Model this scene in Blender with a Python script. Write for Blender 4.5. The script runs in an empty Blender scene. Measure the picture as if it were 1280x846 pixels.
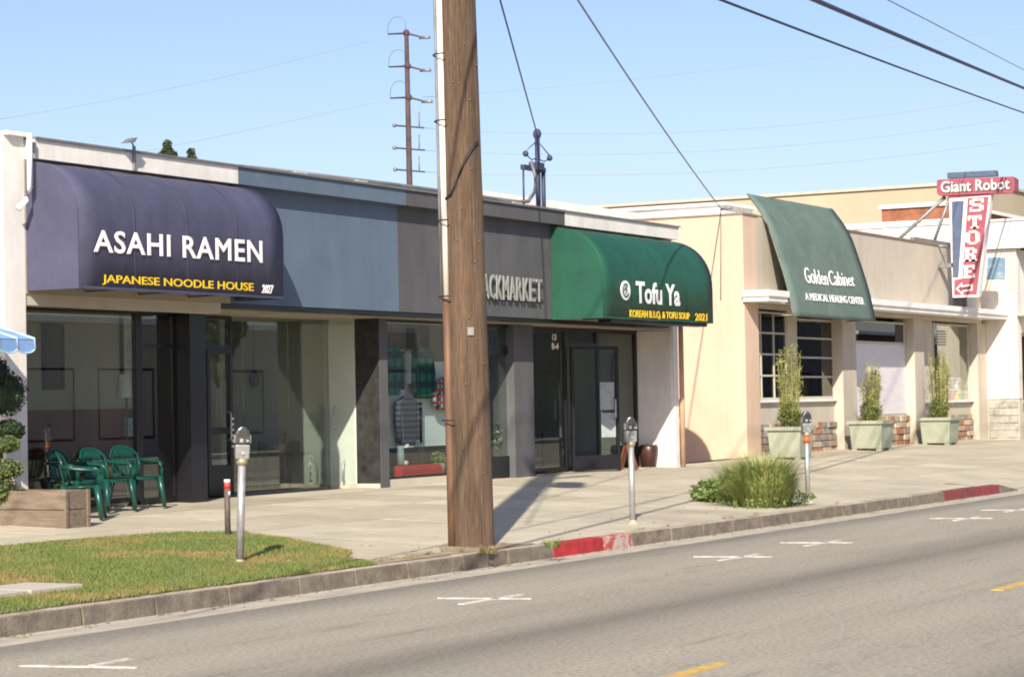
import bpy, bmesh, math, random
import numpy as np
from mathutils import Vector, Matrix
random.seed(7); np.random.seed(7)
C = bpy.context.scene.collection
S = bpy.context.scene

# ------------------------------------------------------------------ camera
F, YAW, PITCH, ROLL, EYE = 2868.5, 0.505802, 0.028363, -0.018611, 1.6623
_f = Vector((math.cos(YAW)*math.cos(PITCH), math.sin(YAW)*math.cos(PITCH), math.sin(PITCH)))
_r0 = Vector((math.sin(YAW), -math.cos(YAW), 0)); _u0 = _r0.cross(_f)
_r = _r0*math.cos(ROLL)+_u0*math.sin(ROLL); _u = -_r0*math.sin(ROLL)+_u0*math.cos(ROLL)
cam = bpy.data.objects.new('camera', bpy.data.cameras.new('camera')); C.objects.link(cam)
cam.data.sensor_width = 36; cam.data.lens = F/1280*36
cam.data.clip_start = 0.1; cam.data.clip_end = 5000
m = Matrix((( _r.x,_u.x,-_f.x,0),(_r.y,_u.y,-_f.y,0),(_r.z,_u.z,-_f.z,EYE),(0,0,0,1)))
cam.matrix_world = m; S.camera = cam

# ------------------------------------------------------------------ light
AZ, EL = math.radians(24.8), math.radians(33.0)     # sunlight travels towards (cos AZ, sin AZ)
w = bpy.data.worlds.new('World'); S.world = w; w.use_nodes = True
nt = w.node_tree; sky = nt.nodes.new('ShaderNodeTexSky'); sky.sky_type = 'NISHITA'; sky.sun_disc = False
sky.sun_elevation = EL; sky.sun_rotation = math.radians(270)-AZ
sky.air_density = 1.0; sky.dust_density = 1.2; sky.ozone_density = 3.0
bg = nt.nodes['Background']; tn = nt.nodes.new('ShaderNodeMix'); tn.data_type = 'RGBA'; tn.blend_type = 'MULTIPLY'; tn.inputs[0].default_value = 1; tn.inputs[7].default_value = (1.07,.985,1.10,1); nt.links.new(sky.outputs[0], tn.inputs[6]); nt.links.new(tn.outputs[2], bg.inputs[0]); bg.inputs[1].default_value = 0.10
sun = bpy.data.objects.new('sun', bpy.data.lights.new('sun', 'SUN')); C.objects.link(sun)
sun.data.energy = 5.0; sun.data.angle = math.radians(0.5); sun.data.color = (1, .925, .77)
d = Vector((math.cos(AZ)*math.cos(EL), math.sin(AZ)*math.cos(EL), -math.sin(EL)))
sun.rotation_euler = d.to_track_quat('-Z', 'Y').to_euler()
S.cycles.filter_width = 1.9
S.view_settings.view_transform = 'Standard'; S.view_settings.look = 'None'
S.view_settings.exposure = 0.56; S.view_settings.gamma = 1

# measured sight lines of the camera meet real planes here: facade planes (Y), side walls (X), ground (z)
def _v(x, y): return _f*F + _r*(x-640) - _u*(y-423)
def _at(x, y, t): v = _v(x, y); return Vector((0,0,EYE))+v*t
def FY(x, y, Y): return _at(x, y, Y/_v(x, y).y)
def FX(x, y, X): return _at(x, y, X/_v(x, y).x)
def FG(x, y, z): return _at(x, y, (z-EYE)/_v(x, y).z)
def XY(x, Y, y=480): return FY(x, y, Y).x
def ZY(x, y, Y): return FY(x, y, Y).z

# ------------------------------------------------------------------ materials
MATS = {}
def mat(name, col, rough=.8, var=.12, scale=3., bump=0., bscale=40., col2=None, metal=0., spec=.5, mix=.5, soft=.15, stretch=None, fine=.0, stain=0., spots=0., wrinkle=0.):
    if name in MATS: return MATS[name]
    M = bpy.data.materials.new(name); M.use_nodes = True; n = M.node_tree.nodes; L = M.node_tree.links
    b = n['Principled BSDF']; b.inputs['Roughness'].default_value = rough; b.inputs['Metallic'].default_value = metal
    b.inputs['Specular IOR Level'].default_value = spec
    g = n.new('ShaderNodeNewGeometry'); mp = n.new('ShaderNodeMapping'); L.new(g.outputs['Position'], mp.inputs[0])
    if stretch: mp.inputs['Scale'].default_value = stretch
    no = n.new('ShaderNodeTexNoise'); no.inputs['Scale'].default_value = scale; no.inputs['Detail'].default_value = 7; no.inputs['Roughness'].default_value = .65
    L.new(mp.outputs[0], no.inputs['Vector'])
    cr = n.new('ShaderNodeValToRGB'); L.new(no.outputs['Fac'], cr.inputs[0])
    c2 = col2 if col2 else tuple(c*(1-var*1.6) for c in col)
    c1 = col if col2 else tuple(min(1, c*(1+var)) for c in col)
    cr.color_ramp.elements[0].position = mix-soft; cr.color_ramp.elements[1].position = mix+soft
    cr.color_ramp.elements[0].color = (*c2, 1); cr.color_ramp.elements[1].color = (*c1, 1)
    out = cr.outputs[0]
    if fine:
        n3 = n.new('ShaderNodeTexNoise'); n3.inputs['Scale'].default_value = bscale; n3.inputs['Detail'].default_value = 3
        L.new(mp.outputs[0], n3.inputs['Vector'])
        mr = n.new('ShaderNodeMapRange'); mr.inputs[1].default_value = .3; mr.inputs[2].default_value = .7
        mr.inputs[3].default_value = 1-fine; mr.inputs[4].default_value = 1+fine; L.new(n3.outputs['Fac'], mr.inputs[0])
        mx = n.new('ShaderNodeMix'); mx.data_type = 'RGBA'; mx.blend_type = 'MULTIPLY'; mx.inputs[0].default_value = 1
        cb = n.new('ShaderNodeCombineColor'); [L.new(mr.outputs[0], cb.inputs[i]) for i in range(3)]
        L.new(out, mx.inputs[6]); L.new(cb.outputs[0], mx.inputs[7]); out = mx.outputs[2]
    def mul(out, fac):
        mx = n.new('ShaderNodeMix'); mx.data_type = 'RGBA'; mx.blend_type = 'MULTIPLY'; mx.inputs[0].default_value = 1
        cb = n.new('ShaderNodeCombineColor'); [L.new(fac, cb.inputs[i]) for i in range(3)]
        L.new(out, mx.inputs[6]); L.new(cb.outputs[0], mx.inputs[7]); return mx.outputs[2]
    if stain:
        m3 = n.new('ShaderNodeMapping'); m3.inputs['Scale'].default_value = (2.4,2.4,.35) if not spots else (.9,.9,.9); L.new(g.outputs['Position'], m3.inputs[0])
        n4 = n.new('ShaderNodeTexNoise'); n4.inputs['Scale'].default_value = 1.3; n4.inputs['Detail'].default_value = 8; n4.inputs['Roughness'].default_value = .7; L.new(m3.outputs[0], n4.inputs['Vector'])
        r4 = n.new('ShaderNodeMapRange'); r4.inputs[1].default_value = .36; r4.inputs[2].default_value = .56; r4.inputs[3].default_value = 1-stain; r4.inputs[4].default_value = 1; L.new(n4.outputs['Fac'], r4.inputs[0]); out = mul(out, r4.outputs[0])
    if spots:
        v = n.new('ShaderNodeTexVoronoi'); v.inputs['Scale'].default_value = 2.6; L.new(g.outputs['Position'], v.inputs['Vector'])
        r5 = n.new('ShaderNodeMapRange'); r5.inputs[1].default_value = .05; r5.inputs[2].default_value = .075; r5.inputs[3].default_value = 1-spots; r5.inputs[4].default_value = 1; L.new(v.outputs['Distance'], r5.inputs[0]); out = mul(out, r5.outputs[0])
    L.new(out, b.inputs['Base Color'])
    if wrinkle:
        mw = n.new('ShaderNodeMapping'); mw.inputs['Scale'].default_value = (3.2,.8,.8); mw.inputs['Rotation'].default_value = (0,.35,0); L.new(g.outputs['Position'], mw.inputs[0])
        nw = n.new('ShaderNodeTexNoise'); nw.inputs['Scale'].default_value = 1.4; nw.inputs['Detail'].default_value = 3; L.new(mw.outputs[0], nw.inputs['Vector'])
        bw = n.new('ShaderNodeBump'); bw.inputs['Strength'].default_value = wrinkle; bw.inputs['Distance'].default_value = .12; L.new(nw.outputs['Fac'], bw.inputs['Height']); L.new(bw.outputs[0], b.inputs['Normal'])
    elif bump:
        n2 = n.new('ShaderNodeTexNoise'); n2.inputs['Scale'].default_value = bscale; n2.inputs['Detail'].default_value = 4
        L.new(mp.outputs[0], n2.inputs['Vector'])
        bp = n.new('ShaderNodeBump'); bp.inputs['Strength'].default_value = bump; bp.inputs['Distance'].default_value = .02
        L.new(n2.outputs['Fac'], bp.inputs['Height']); L.new(bp.outputs[0], b.inputs['Normal'])
    MATS[name] = M; return M
def glass(name, tint, f0=.07, rough=0.0):
    M = bpy.data.materials.new(name); M.use_nodes = True; n = M.node_tree.nodes; L = M.node_tree.links
    n.remove(n['Principled BSDF']); o = n['Material Output']
    t = n.new('ShaderNodeBsdfTransparent'); t.inputs[0].default_value = (*tint, 1)
    g = n.new('ShaderNodeBsdfGlossy'); g.inputs['Roughness'].default_value = rough; g.inputs[0].default_value = (.95,.97,.95,1)
    lw = n.new('ShaderNodeLayerWeight'); lw.inputs[0].default_value = .5
    pw = n.new('ShaderNodeMath'); pw.operation = 'POWER'; pw.inputs[1].default_value = 4
    L.new(lw.outputs['Facing'], pw.inputs[0])
    ma = n.new('ShaderNodeMath'); ma.operation = 'MULTIPLY_ADD'; ma.inputs[1].default_value = .9; ma.inputs[2].default_value = f0
    L.new(pw.outputs[0], ma.inputs[0])
    mx = n.new('ShaderNodeMixShader'); L.new(ma.outputs[0], mx.inputs[0]); L.new(t.outputs[0], mx.inputs[1]); L.new(g.outputs[0], mx.inputs[2])
    L.new(mx.outputs[0], o.inputs[0]); MATS[name] = M; return M
def emit_free(name, col, **k): return mat(name, col, **k)

m_white = mat('white_stucco', (.78,.75,.70), .85, .06, 1.2, .25, 60, stain=0.12)
m_blue = mat('blue_stucco', (.110,.156,.220), .85, .05, 1.4, .3, 90, stain=0.1)
m_charcoal = mat('charcoal_stucco', (.098,.098,.104), .85, .08, 1.4, .3, 90, stain=0.14)
m_purple = mat('purple_canvas', (.068,.068,.122), .75, .10, 1.6, .12, 8, fine=.05, stain=.08, wrinkle=.08)
m_green = mat('green_canvas', (.010,.080,.048), .6, .12, 1.6, .12, 8, fine=.05, stain=.08, wrinkle=.08)
m_sage = mat('sage_canvas', (.115,.165,.14), .8, .10, 1.6, .12, 8, fine=.05, stain=.08, wrinkle=.08)
m_black = mat('black_metal', (.012,.012,.016), .35, .1, 4)
m_darkstone = mat('dark_slate_panel', (.035,.033,.032), .5, .3, 6, .1, 50)
m_brown = mat('brown_wainscot', (.17,.036,.022), .5, .15, 3)
m_beige = mat('beige_wall', (.42,.37,.29), .85, .07, 1.5)
m_cream = mat('cream_stucco', (.64,.47,.345), .9, .045, .8, .25, 70, fine=.03, stain=0.09)
m_cream2 = mat('pale_cream_stucco', (.52,.46,.375), .9, .05, .8, .25, 70, stain=0.1)
m_trim = mat('beige_trim', (.52,.47,.38), .8, .06, 2)
m_whitetrim = mat('white_trim', (.80,.78,.74), .6, .05, 2)
m_room = mat('room_wall', (.55,.58,.52), .9, .05, 1)
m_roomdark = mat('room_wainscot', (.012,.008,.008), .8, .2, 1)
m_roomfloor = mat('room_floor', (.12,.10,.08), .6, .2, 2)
m_glass = glass('shop_glass', (.84,.88,.85), .12)
m_tofuglass = glass('tinted_shop_glass', (.66,.70,.66), .06)
m_darkpane = glass('dark_window_glass', (.30,.36,.38), .05)
m_clear = glass('clear_glass', (.90,.93,.91), .04)
m_asph = None
m_conc = mat('sidewalk_concrete', (.47,.42,.345), .92, .07, .9, .2, 160, fine=.10)
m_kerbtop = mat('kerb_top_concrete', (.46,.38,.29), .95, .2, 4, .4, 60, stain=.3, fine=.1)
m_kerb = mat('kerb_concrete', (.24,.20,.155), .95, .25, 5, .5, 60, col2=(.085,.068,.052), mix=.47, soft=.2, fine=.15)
m_kerbred = mat('red_kerb_paint', (.40,.025,.028), .7, .2, 6, .3, 60, fine=.1)
m_kerbredchip = mat('chipped_red_kerb_paint', (.42,.035,.04), .8, .1, 7, .3, 60, col2=(.42,.36,.32), mix=.5, soft=.05)
m_kerbredold = mat('old_red_kerb_paint', (.24,.035,.04), .85, .1, 5, .3, 60, col2=(.10,.05,.045), mix=.45, soft=.1)
m_gutter = mat('gutter_concrete', (.43,.38,.30), .95, .15, 4, .2, 120, stretch=(.3,1,1), fine=.12)
m_joint = mat('joint_dirt', (.14,.12,.095), 1, .2, 5)
m_wood = mat('weathered_pole_wood', (.195,.125,.078), .9, .3, 4, 1.0, 16, col2=(.110,.066,.040), mix=.47, soft=.2, stretch=(11,11,.22), fine=.26, stain=.4)
m_plank = mat('grey_planter_wood', (.235,.185,.14), .9, .25, 3, .5, 30, col2=(.14,.10,.07), stretch=(4,1,9), fine=.15)
m_pvc = mat('white_pvc_guard', (.80,.74,.64), .5, .05, 2)
m_rust = mat('brown_guard', (.145,.075,.042), .6, .2, 3, stretch=(3,3,.5))
m_steel = mat('meter_pole_steel', (.46,.46,.45), .42, .12, 8, metal=.55, fine=.1, bscale=60)
m_head = mat('meter_housing_grey', (.27,.27,.255), .5, .15, 14, metal=.3)
m_dome = mat('meter_dome_dark', (.09,.09,.095), .3, .2, 20, metal=.5)
m_chair = mat('green_plastic', (.006,.062,.045), .32, .10, 3)
m_leafd = mat('dark_leaf', (.018,.040,.012), .7, .4, 6)
m_leaf = mat('mid_leaf', (.15,.21,.05), .6, .3, 4)
m_leafy = mat('yellow_leaf', (.12,.15,.035), .7, .3, 4)
m_bamboo = mat('bamboo_leaf', (.26,.26,.075), .6, .35, 5)
m_grass = mat('grass_blade', (.125,.165,.035), .7, .3, 1.3, col2=(.29,.20,.075), mix=.41, soft=.10)
m_turf = mat('turf_soil', (.13,.13,.04), 1, .3, 1.5, .6, 60, col2=(.22,.145,.06), mix=.42, soft=.12, fine=.3)
m_soil = mat('soil', (.09,.06,.04), 1, .3, 8)
m_planter = mat('aged_planter_green', (.36,.36,.29), .85, .15, 5, .3, 40, col2=(.25,.29,.21), mix=.5, soft=.2)
m_whiteprint = mat('white_print', (.86,.84,.84), .6, .02)
m_yellow = mat('yellow_print', (.85,.55,.02), .6, .05)
m_letter = mat('pale_metal_letter', (.30,.30,.285), .5, .1, 20)
m_signred = mat('faded_red_sign', (.33,.075,.10), .5, .12, 4)
m_navy = mat('navy_paint', (.085,.115,.18), .5, .15, 4)
m_ltrim = mat('cream_sign_trim', (.80,.70,.66), .5, .05)
m_far = mat('far_tan_wall', (.46,.385,.27), .95, .05, .3)
m_brick = mat('orange_brick', (.30,.115,.06), .9, .2, 2.5)
m_roof = mat('roof_gravel', (.62,.60,.55), .95, .1, 1)
m_pipe = mat('grey_conduit', (.24,.235,.23), .5, .15, 4, metal=.4)
m_blackw = mat('black_wire', (.02,.02,.025), .6, .05)
m_bluew = mat('cable_blue_black', (.035,.045,.09), .6, .05)
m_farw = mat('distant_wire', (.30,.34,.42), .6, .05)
m_rustpole = mat('rusty_steel', (.075,.045,.045), .8, .25, 3)
m_bluecan = mat('sky_blue_canvas', (.20,.36,.62), .7, .06, 3)
m_mural = mat('blue_mural', (.15,.24,.33), .8, .3, 2.2, col2=(.5,.55,.55), mix=.40, soft=.08)

# ------------------------------------------------------------------ objects
OFF = {}
def tag(o, label=None, cat=None, group=None, kind=None):
    if label: o['label'] = label
    if cat: o['category'] = cat
    if group: o['group'] = group
    if kind: o['kind'] = kind
    return o
def thing(name, label, cat, loc=(0,0,0), rz=0, group=None, lean=(0,0)):
    o = bpy.data.objects.new(name, None); C.objects.link(o); o.location = loc; o.rotation_euler = (lean[0], lean[1], rz)
    o.empty_display_size = .2; OFF[o.name] = Vector(loc); return tag(o, label, cat, group)
def struct(name): 
    o = bpy.data.objects.new(name, None); C.objects.link(o); OFF[o.name] = Vector((0,0,0)); o['kind'] = 'structure'; return o
class MB:
    def __init__(s): s.v = []; s.f = []; s.smooth = []
    def add(s, vs, fs, sm=False):
        n = len(s.v); s.v += [tuple(v) for v in vs]; s.f += [tuple(i+n for i in f) for f in fs]; s.smooth += [sm]*len(fs); return s
    def box(s, x0, y0, z0, x1, y1, z1):
        if x0 > x1: x0, x1 = x1, x0
        if y0 > y1: y0, y1 = y1, y0
        if z0 > z1: z0, z1 = z1, z0
        v = [(x0,y0,z0),(x1,y0,z0),(x1,y1,z0),(x0,y1,z0),(x0,y0,z1),(x1,y0,z1),(x1,y1,z1),(x0,y1,z1)]
        return s.add(v, [(0,3,2,1),(4,5,6,7),(0,1,5,4),(1,2,6,5),(2,3,7,6),(3,0,4,7)])
    def hexa(s, v): return s.add(v, [(0,3,2,1),(4,5,6,7),(0,1,5,4),(1,2,6,5),(2,3,7,6),(3,0,4,7)])
    def tube(s, pts, r, seg=8, caps=True, sq=1.0):
        pts = [Vector(p) for p in pts]; rr = r if hasattr(r, '__len__') else [r]*len(pts); rings = []
        for i, p in enumerate(pts):
            t = (pts[min(i+1, len(pts)-1)]-pts[max(i-1, 0)]).normalized()
            a = Vector((0,0,1)) if abs(t.z) < .9 else Vector((1,0,0))
            e1 = t.cross(a).normalized(); e2 = t.cross(e1).normalized()
            rings.append([p+e1*rr[i]*math.cos(2*math.pi*k/seg)+e2*rr[i]*sq*math.sin(2*math.pi*k/seg) for k in range(seg)])
        vs = [v for g in rings for v in g]; fs = []
        for i in range(len(pts)-1):
            for k in range(seg):
                k2 = (k+1) % seg; fs.append((i*seg+k, i*seg+k2, (i+1)*seg+k2, (i+1)*seg+k))
        s.add(vs, fs, True)
        if caps: s.add(rings[0], [tuple(range(seg))]); s.add(rings[-1], [tuple(range(seg))[::-1]])
        return s
    def lathe(s, prof, c=(0,0,0), seg=20):
        vs = []; fs = []
        for r, z in prof:
            vs += [(c[0]+r*math.cos(2*math.pi*k/seg), c[1]+r*math.sin(2*math.pi*k/seg), c[2]+z) for k in range(seg)]
        for i in range(len(prof)-1):
            for k in range(seg):
                k2 = (k+1) % seg; fs.append((i*seg+k, i*seg+k2, (i+1)*seg+k2, (i+1)*seg+k))
        return s.add(vs, fs, True)
    def prism(s, poly, axis, a, b):
        # poly in the two other axes (order x,y,z minus axis), extruded from a to b along axis
        def P(p, t):
            q = list(p); q.insert(axis, t); return tuple(q)
        n = len(poly); vs = [P(p, a) for p in poly]+[P(p, b) for p in poly]
        fs = [tuple(range(n))[::-1], tuple(range(n, 2*n))]+[(i, (i+1) % n, n+(i+1) % n, n+i) for i in range(n)]
        return s.add(vs, fs)
    def ball(s, c, r, seg=10, rings=7, sc=(1,1,1)):
        vs = []; fs = []
        for i in range(rings+1):
            a = math.pi*i/rings
            for k in range(seg):
                b = 2*math.pi*k/seg; vs.append((c[0]+r*sc[0]*math.sin(a)*math.cos(b), c[1]+r*sc[1]*math.sin(a)*math.sin(b), c[2]+r*sc[2]*math.cos(a)))
        for i in range(rings):
            for k in range(seg):
                k2 = (k+1) % seg; fs.append((i*seg+k, (i+1)*seg+k, (i+1)*seg+k2, i*seg+k2))
        return s.add(vs, fs, True)
    def build(s, name, material, parent=None, local=False, bevel=0):
        off = Vector((0,0,0))
        if parent is not None and not local: off = OFF.get(parent.name, Vector((0,0,0)))
        me = bpy.data.meshes.new(name); me.from_pydata([tuple(Vector(v)-off) for v in s.v], [], s.f)
        me.polygons.foreach_set('use_smooth', s.smooth)
        bm = bmesh.new(); bm.from_mesh(me); bmesh.ops.remove_doubles(bm, verts=bm.verts, dist=1e-5)
        bmesh.ops.recalc_face_normals(bm, faces=bm.faces)
        if bevel: bmesh.ops.bevel(bm, geom=[e for e in bm.edges if len(e.link_faces) == 2 and e.calc_face_angle(0) > .5], offset=bevel, segments=2, affect='EDGES', profile=.5, clamp_overlap=True)
        bm.to_mesh(me); bm.free()
        me.materials.append(material)
        o = bpy.data.objects.new(name, me); C.objects.link(o)
        if parent is not None: o.parent = parent; OFF[o.name] = off
        else: OFF[o.name] = Vector((0,0,0))
        return o
def box(name, parent, material, x0, y0, z0, x1, y1, z1, bevel=0, local=False):
    return MB().box(x0,y0,z0,x1,y1,z1).build(name, material, parent, local, bevel)
def copy_tree(o, parent=None):
    c = o.copy(); C.objects.link(c); c.parent = parent
    for ch in list(o.children): copy_tree(ch, c)
    return c
_rootcache = {}
def text_geo(body, bold=.0, shear=0.0, res=3, spacing=1.0):
    cu = bpy.data.curves.new('lettering', 'FONT'); cu.body = body; cu.size = 1; cu.offset = min(bold,0); cu.bevel_depth = max(bold,0)*.8; cu.bevel_resolution = 0; cu.shear = shear
    cu.resolution_u = res; cu.extrude = .02; cu.space_character = spacing; cu.fill_mode = 'BOTH'
    o = bpy.data.objects.new('lettering', cu); C.objects.link(o); bpy.context.view_layer.update()
    me = bpy.data.meshes.new_from_object(o.evaluated_get(bpy.context.evaluated_depsgraph_get()))
    vs = [v.co.copy() for v in me.vertices]; fs = [tuple(p.vertices) for p in me.polygons]
    bpy.data.objects.remove(o); bpy.data.curves.remove(cu); bpy.data.meshes.remove(me)
    x0 = min(v.x for v in vs); x1 = max(v.x for v in vs); y0 = min(v.y for v in vs); y1 = max(v.y for v in vs)
    return vs, fs, (x0, y0, x1, y1)
def lettering(name, parent, material, body, fn, thick=.0042, bold=0., shear=0., spacing=1., cap=None):
    """fn(u,v,w): u 0..1 along the word, v 0..1 up the word, w 0..1 outwards"""
    vs, fs, (x0,y0,x1,y1) = text_geo(body, bold, shear, 3, spacing)
    out = MB(); out.add([fn((v.x-x0)/(x1-x0), (v.y-y0)/(y1-y0), (v.z+.02)/.04*thick) for v in vs], fs)
    return out.build(name, material, parent)
def on_front(pl, pr, zb0, zt0, Yp, zb1=None, zt1=None):
    """word between world X pl..pr on a plane Y = Yp facing the street"""
    zb1 = zb0 if zb1 is None else zb1; zt1 = zt0 if zt1 is None else zt1
    return lambda u, v, w: (pl+(pr-pl)*u, Yp-w, (zb0+(zb1-zb0)*u)*(1-v)+(zt0+(zt1-zt0)*u)*v)

def sm(a, b, x): t = min(1, max(0, (x-a)/(b-a))); return t*t*(3-2*t)
def kz(X): return .15-.135*sm(37.2, 38.4, X)+.0*X
def zs(X, Y):
    t = min(1.0, max(0, (Y-11.6)/7.3))
    z = kz(X)*(1-min(1,t*3.0)) + .15*min(1,t*3.0)
    z += (.41-.15)*t + .07*sm(40, 50, X)*t
    if Y > 19.0 and X < 43: z -= .0
    return z

# ================================================================== ground
ground = MB().box(-600,-600,-.5, 900, 900, -.06).build('ground', mat('dry_ground', (.22,.18,.12), 1, .2, .2), None); tag(ground, kind='structure')
def asphalt():
    M = bpy.data.materials.new('worn_asphalt'); M.use_nodes = True; n = M.node_tree.nodes; L = M.node_tree.links; b = n['Principled BSDF']
    b.inputs['Roughness'].default_value = .9; b.inputs['Specular IOR Level'].default_value = .3
    g = n.new('ShaderNodeNewGeometry'); sp = n.new('ShaderNodeSeparateXYZ'); L.new(g.outputs['Position'], sp.inputs[0])
    mp = n.new('ShaderNodeMapping'); mp.inputs['Scale'].default_value = (.18, 1, 1); L.new(g.outputs['Position'], mp.inputs[0])
    a = n.new('ShaderNodeTexNoise'); a.inputs['Scale'].default_value = 1.1; a.inputs['Detail'].default_value = 6; L.new(mp.outputs[0], a.inputs['Vector'])
    f = n.new('ShaderNodeTexNoise'); f.inputs['Scale'].default_value = 24; f.inputs['Detail'].default_value = 5; f.inputs['Roughness'].default_value = .8; L.new(g.outputs['Position'], f.inputs['Vector'])
    # oil and tyre darkening lies in bands along the road; noise wobbles their edges
    ad = n.new('ShaderNodeMath'); ad.operation = 'MULTIPLY_ADD'; ad.inputs[1].default_value = .7; L.new(a.outputs['Fac'], ad.inputs[0]); L.new(sp.outputs['Y'], ad.inputs[2])
    mr = n.new('ShaderNodeMapRange'); mr.inputs[1].default_value = 0; mr.inputs[2].default_value = 12; L.new(ad.outputs[0], mr.inputs[0])
    cr = n.new('ShaderNodeValToRGB'); L.new(mr.outputs[0], cr.inputs[0]); e = cr.color_ramp.elements
    def k(p, c):
        x = e.new(p); x.color = (*c, 1)
    A=(.335,.302,.236); B=(.20,.18,.14); Cc=(.295,.266,.207)
    e[0].position = 0; e[0].color = (*Cc,1); e[1].position = 1; e[1].color = (.18,.165,.135,1)
    for p, c in ((.30,Cc),(.36,B),(.42,A),(.585,A),(.645,Cc),(.685,B),(.735,Cc),(.79,A),(.90,A),(.945,(.22,.20,.165)),(.97,B)): k(p, c)
    r2 = n.new('ShaderNodeMapRange'); r2.inputs[1].default_value = .25; r2.inputs[2].default_value = .75; r2.inputs[3].default_value = .45; r2.inputs[4].default_value = 1.5; L.new(f.outputs['Fac'], r2.inputs[0])
    r3 = n.new('ShaderNodeMapRange'); r3.inputs[1].default_value = .3; r3.inputs[2].default_value = .7; r3.inputs[3].default_value = .9; r3.inputs[4].default_value = 1.08; L.new(a.outputs['Fac'], r3.inputs[0])
    mu = n.new('ShaderNodeMath'); mu.operation = 'MULTIPLY'; L.new(r2.outputs[0], mu.inputs[0]); L.new(r3.outputs[0], mu.inputs[1])
    # fine cracks
    vo = n.new('ShaderNodeTexVoronoi'); vo.feature = 'DISTANCE_TO_EDGE'; vo.inputs['Scale'].default_value = .55
    dn = n.new('ShaderNodeTexNoise'); dn.inputs['Scale'].default_value = 2.; dn.inputs['Detail'].default_value = 6; L.new(g.outputs['Position'], dn.inputs['Vector'])
    vm = n.new('ShaderNodeMix'); vm.data_type = 'RGBA'; vm.blend_type = 'LINEAR_LIGHT'; vm.inputs[0].default_value = .35; L.new(mp.outputs[0], vm.inputs[6]); L.new(dn.outputs['Color'], vm.inputs[7]); L.new(vm.outputs[2], vo.inputs['Vector'])
    ck = n.new('ShaderNodeMapRange'); ck.inputs[1].default_value = 0; ck.inputs[2].default_value = .006; ck.inputs[3].default_value = .80; ck.inputs[4].default_value = 1; L.new(vo.outputs['Distance'], ck.inputs[0])
    m2 = n.new('ShaderNodeMath'); m2.operation = 'MULTIPLY'; L.new(mu.outputs[0], m2.inputs[0]); L.new(ck.outputs[0], m2.inputs[1])
    ms = n.new('ShaderNodeMapping'); ms.inputs['Scale'].default_value = (.10,1.6,1); L.new(g.outputs['Position'], ms.inputs[0])
    ns = n.new('ShaderNodeTexNoise'); ns.inputs['Scale'].default_value = 2.3; ns.inputs['Detail'].default_value = 9; ns.inputs['Roughness'].default_value = .75; L.new(ms.outputs[0], ns.inputs['Vector'])
    rs = n.new('ShaderNodeMapRange'); rs.inputs[1].default_value = .57; rs.inputs[2].default_value = .68; rs.inputs[3].default_value = 1; rs.inputs[4].default_value = .66; L.new(ns.outputs['Fac'], rs.inputs[0])
    m3_ = n.new('ShaderNodeMath'); m3_.operation = 'MULTIPLY'; L.new(m2.outputs[0], m3_.inputs[0]); L.new(rs.outputs[0], m3_.inputs[1]); m2 = m3_
    cb = n.new('ShaderNodeCombineColor'); [L.new(m2.outputs[0], cb.inputs[i]) for i in range(3)]
    mx = n.new('ShaderNodeMix'); mx.data_type = 'RGBA'; mx.blend_type = 'MULTIPLY'; mx.inputs[0].default_value = 1; L.new(cr.outputs[0], mx.inputs[6]); L.new(cb.outputs[0], mx.inputs[7]); L.new(mx.outputs[2], b.inputs['Base Color'])
    bp = n.new('ShaderNodeBump'); bp.inputs['Strength'].default_value = .5; bp.inputs['Distance'].default_value = .01; L.new(f.outputs['Fac'], bp.inputs['Height']); L.new(bp.outputs[0], b.inputs['Normal'])
    return M
m_asph = asphalt()
road = MB().box(-150,-6,-.05, 420, 11.17, 0).build('road', m_asph); tag(road, kind='structure')
gut = MB().box(-150,11.17,-.045, 420, 11.62, .004).build('gutter', m_gutter); tag(gut, kind='structure')
# painted markings
rm = struct('road_markings'); WP = mat('worn_white_paint', (.70,.67,.61), .8, .1, 9, col2=(.38,.34,.28), mix=.47, soft=.12, fine=.1); YP = mat('worn_yellow_paint', (.62,.38,.06), .8, .1, 9, col2=(.36,.27,.15), mix=.46, soft=.1)
def mark(a, b, wd, M, nm):
    a = Vector((*a, 0)); b = Vector((*b, 0)); t = (b-a).normalized(); q = Vector((-t.y, t.x, 0))*wd/2
    vs = [a-q, b-q, b+q, a+q]; MB().hexa([(v.x,v.y,-.01) for v in vs]+[(v.x,v.y,.006) for v in vs]).build(nm, M, rm)
for X0 in (11.75, 17.1, 22.4, 24.8, 30.1, 32.4, 37.6):
    mark((X0-.08, 10.2), (X0+.1, 9.38), .065, WP, 'stall_mark')
    mark((X0+.08, 9.74), (X0+.5, 9.76), .065, WP, 'stall_mark') if X0 < 12 else mark((X0-.55, 9.70), (X0+.45, 9.68), .065, WP, 'stall_mark')
for k in range(-1, 8):
    X0 = 12.3+k*6.9; mark((X0-.1, 5.91), (X0+1.05, 5.92), .11, YP, 'lane_dash')
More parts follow.
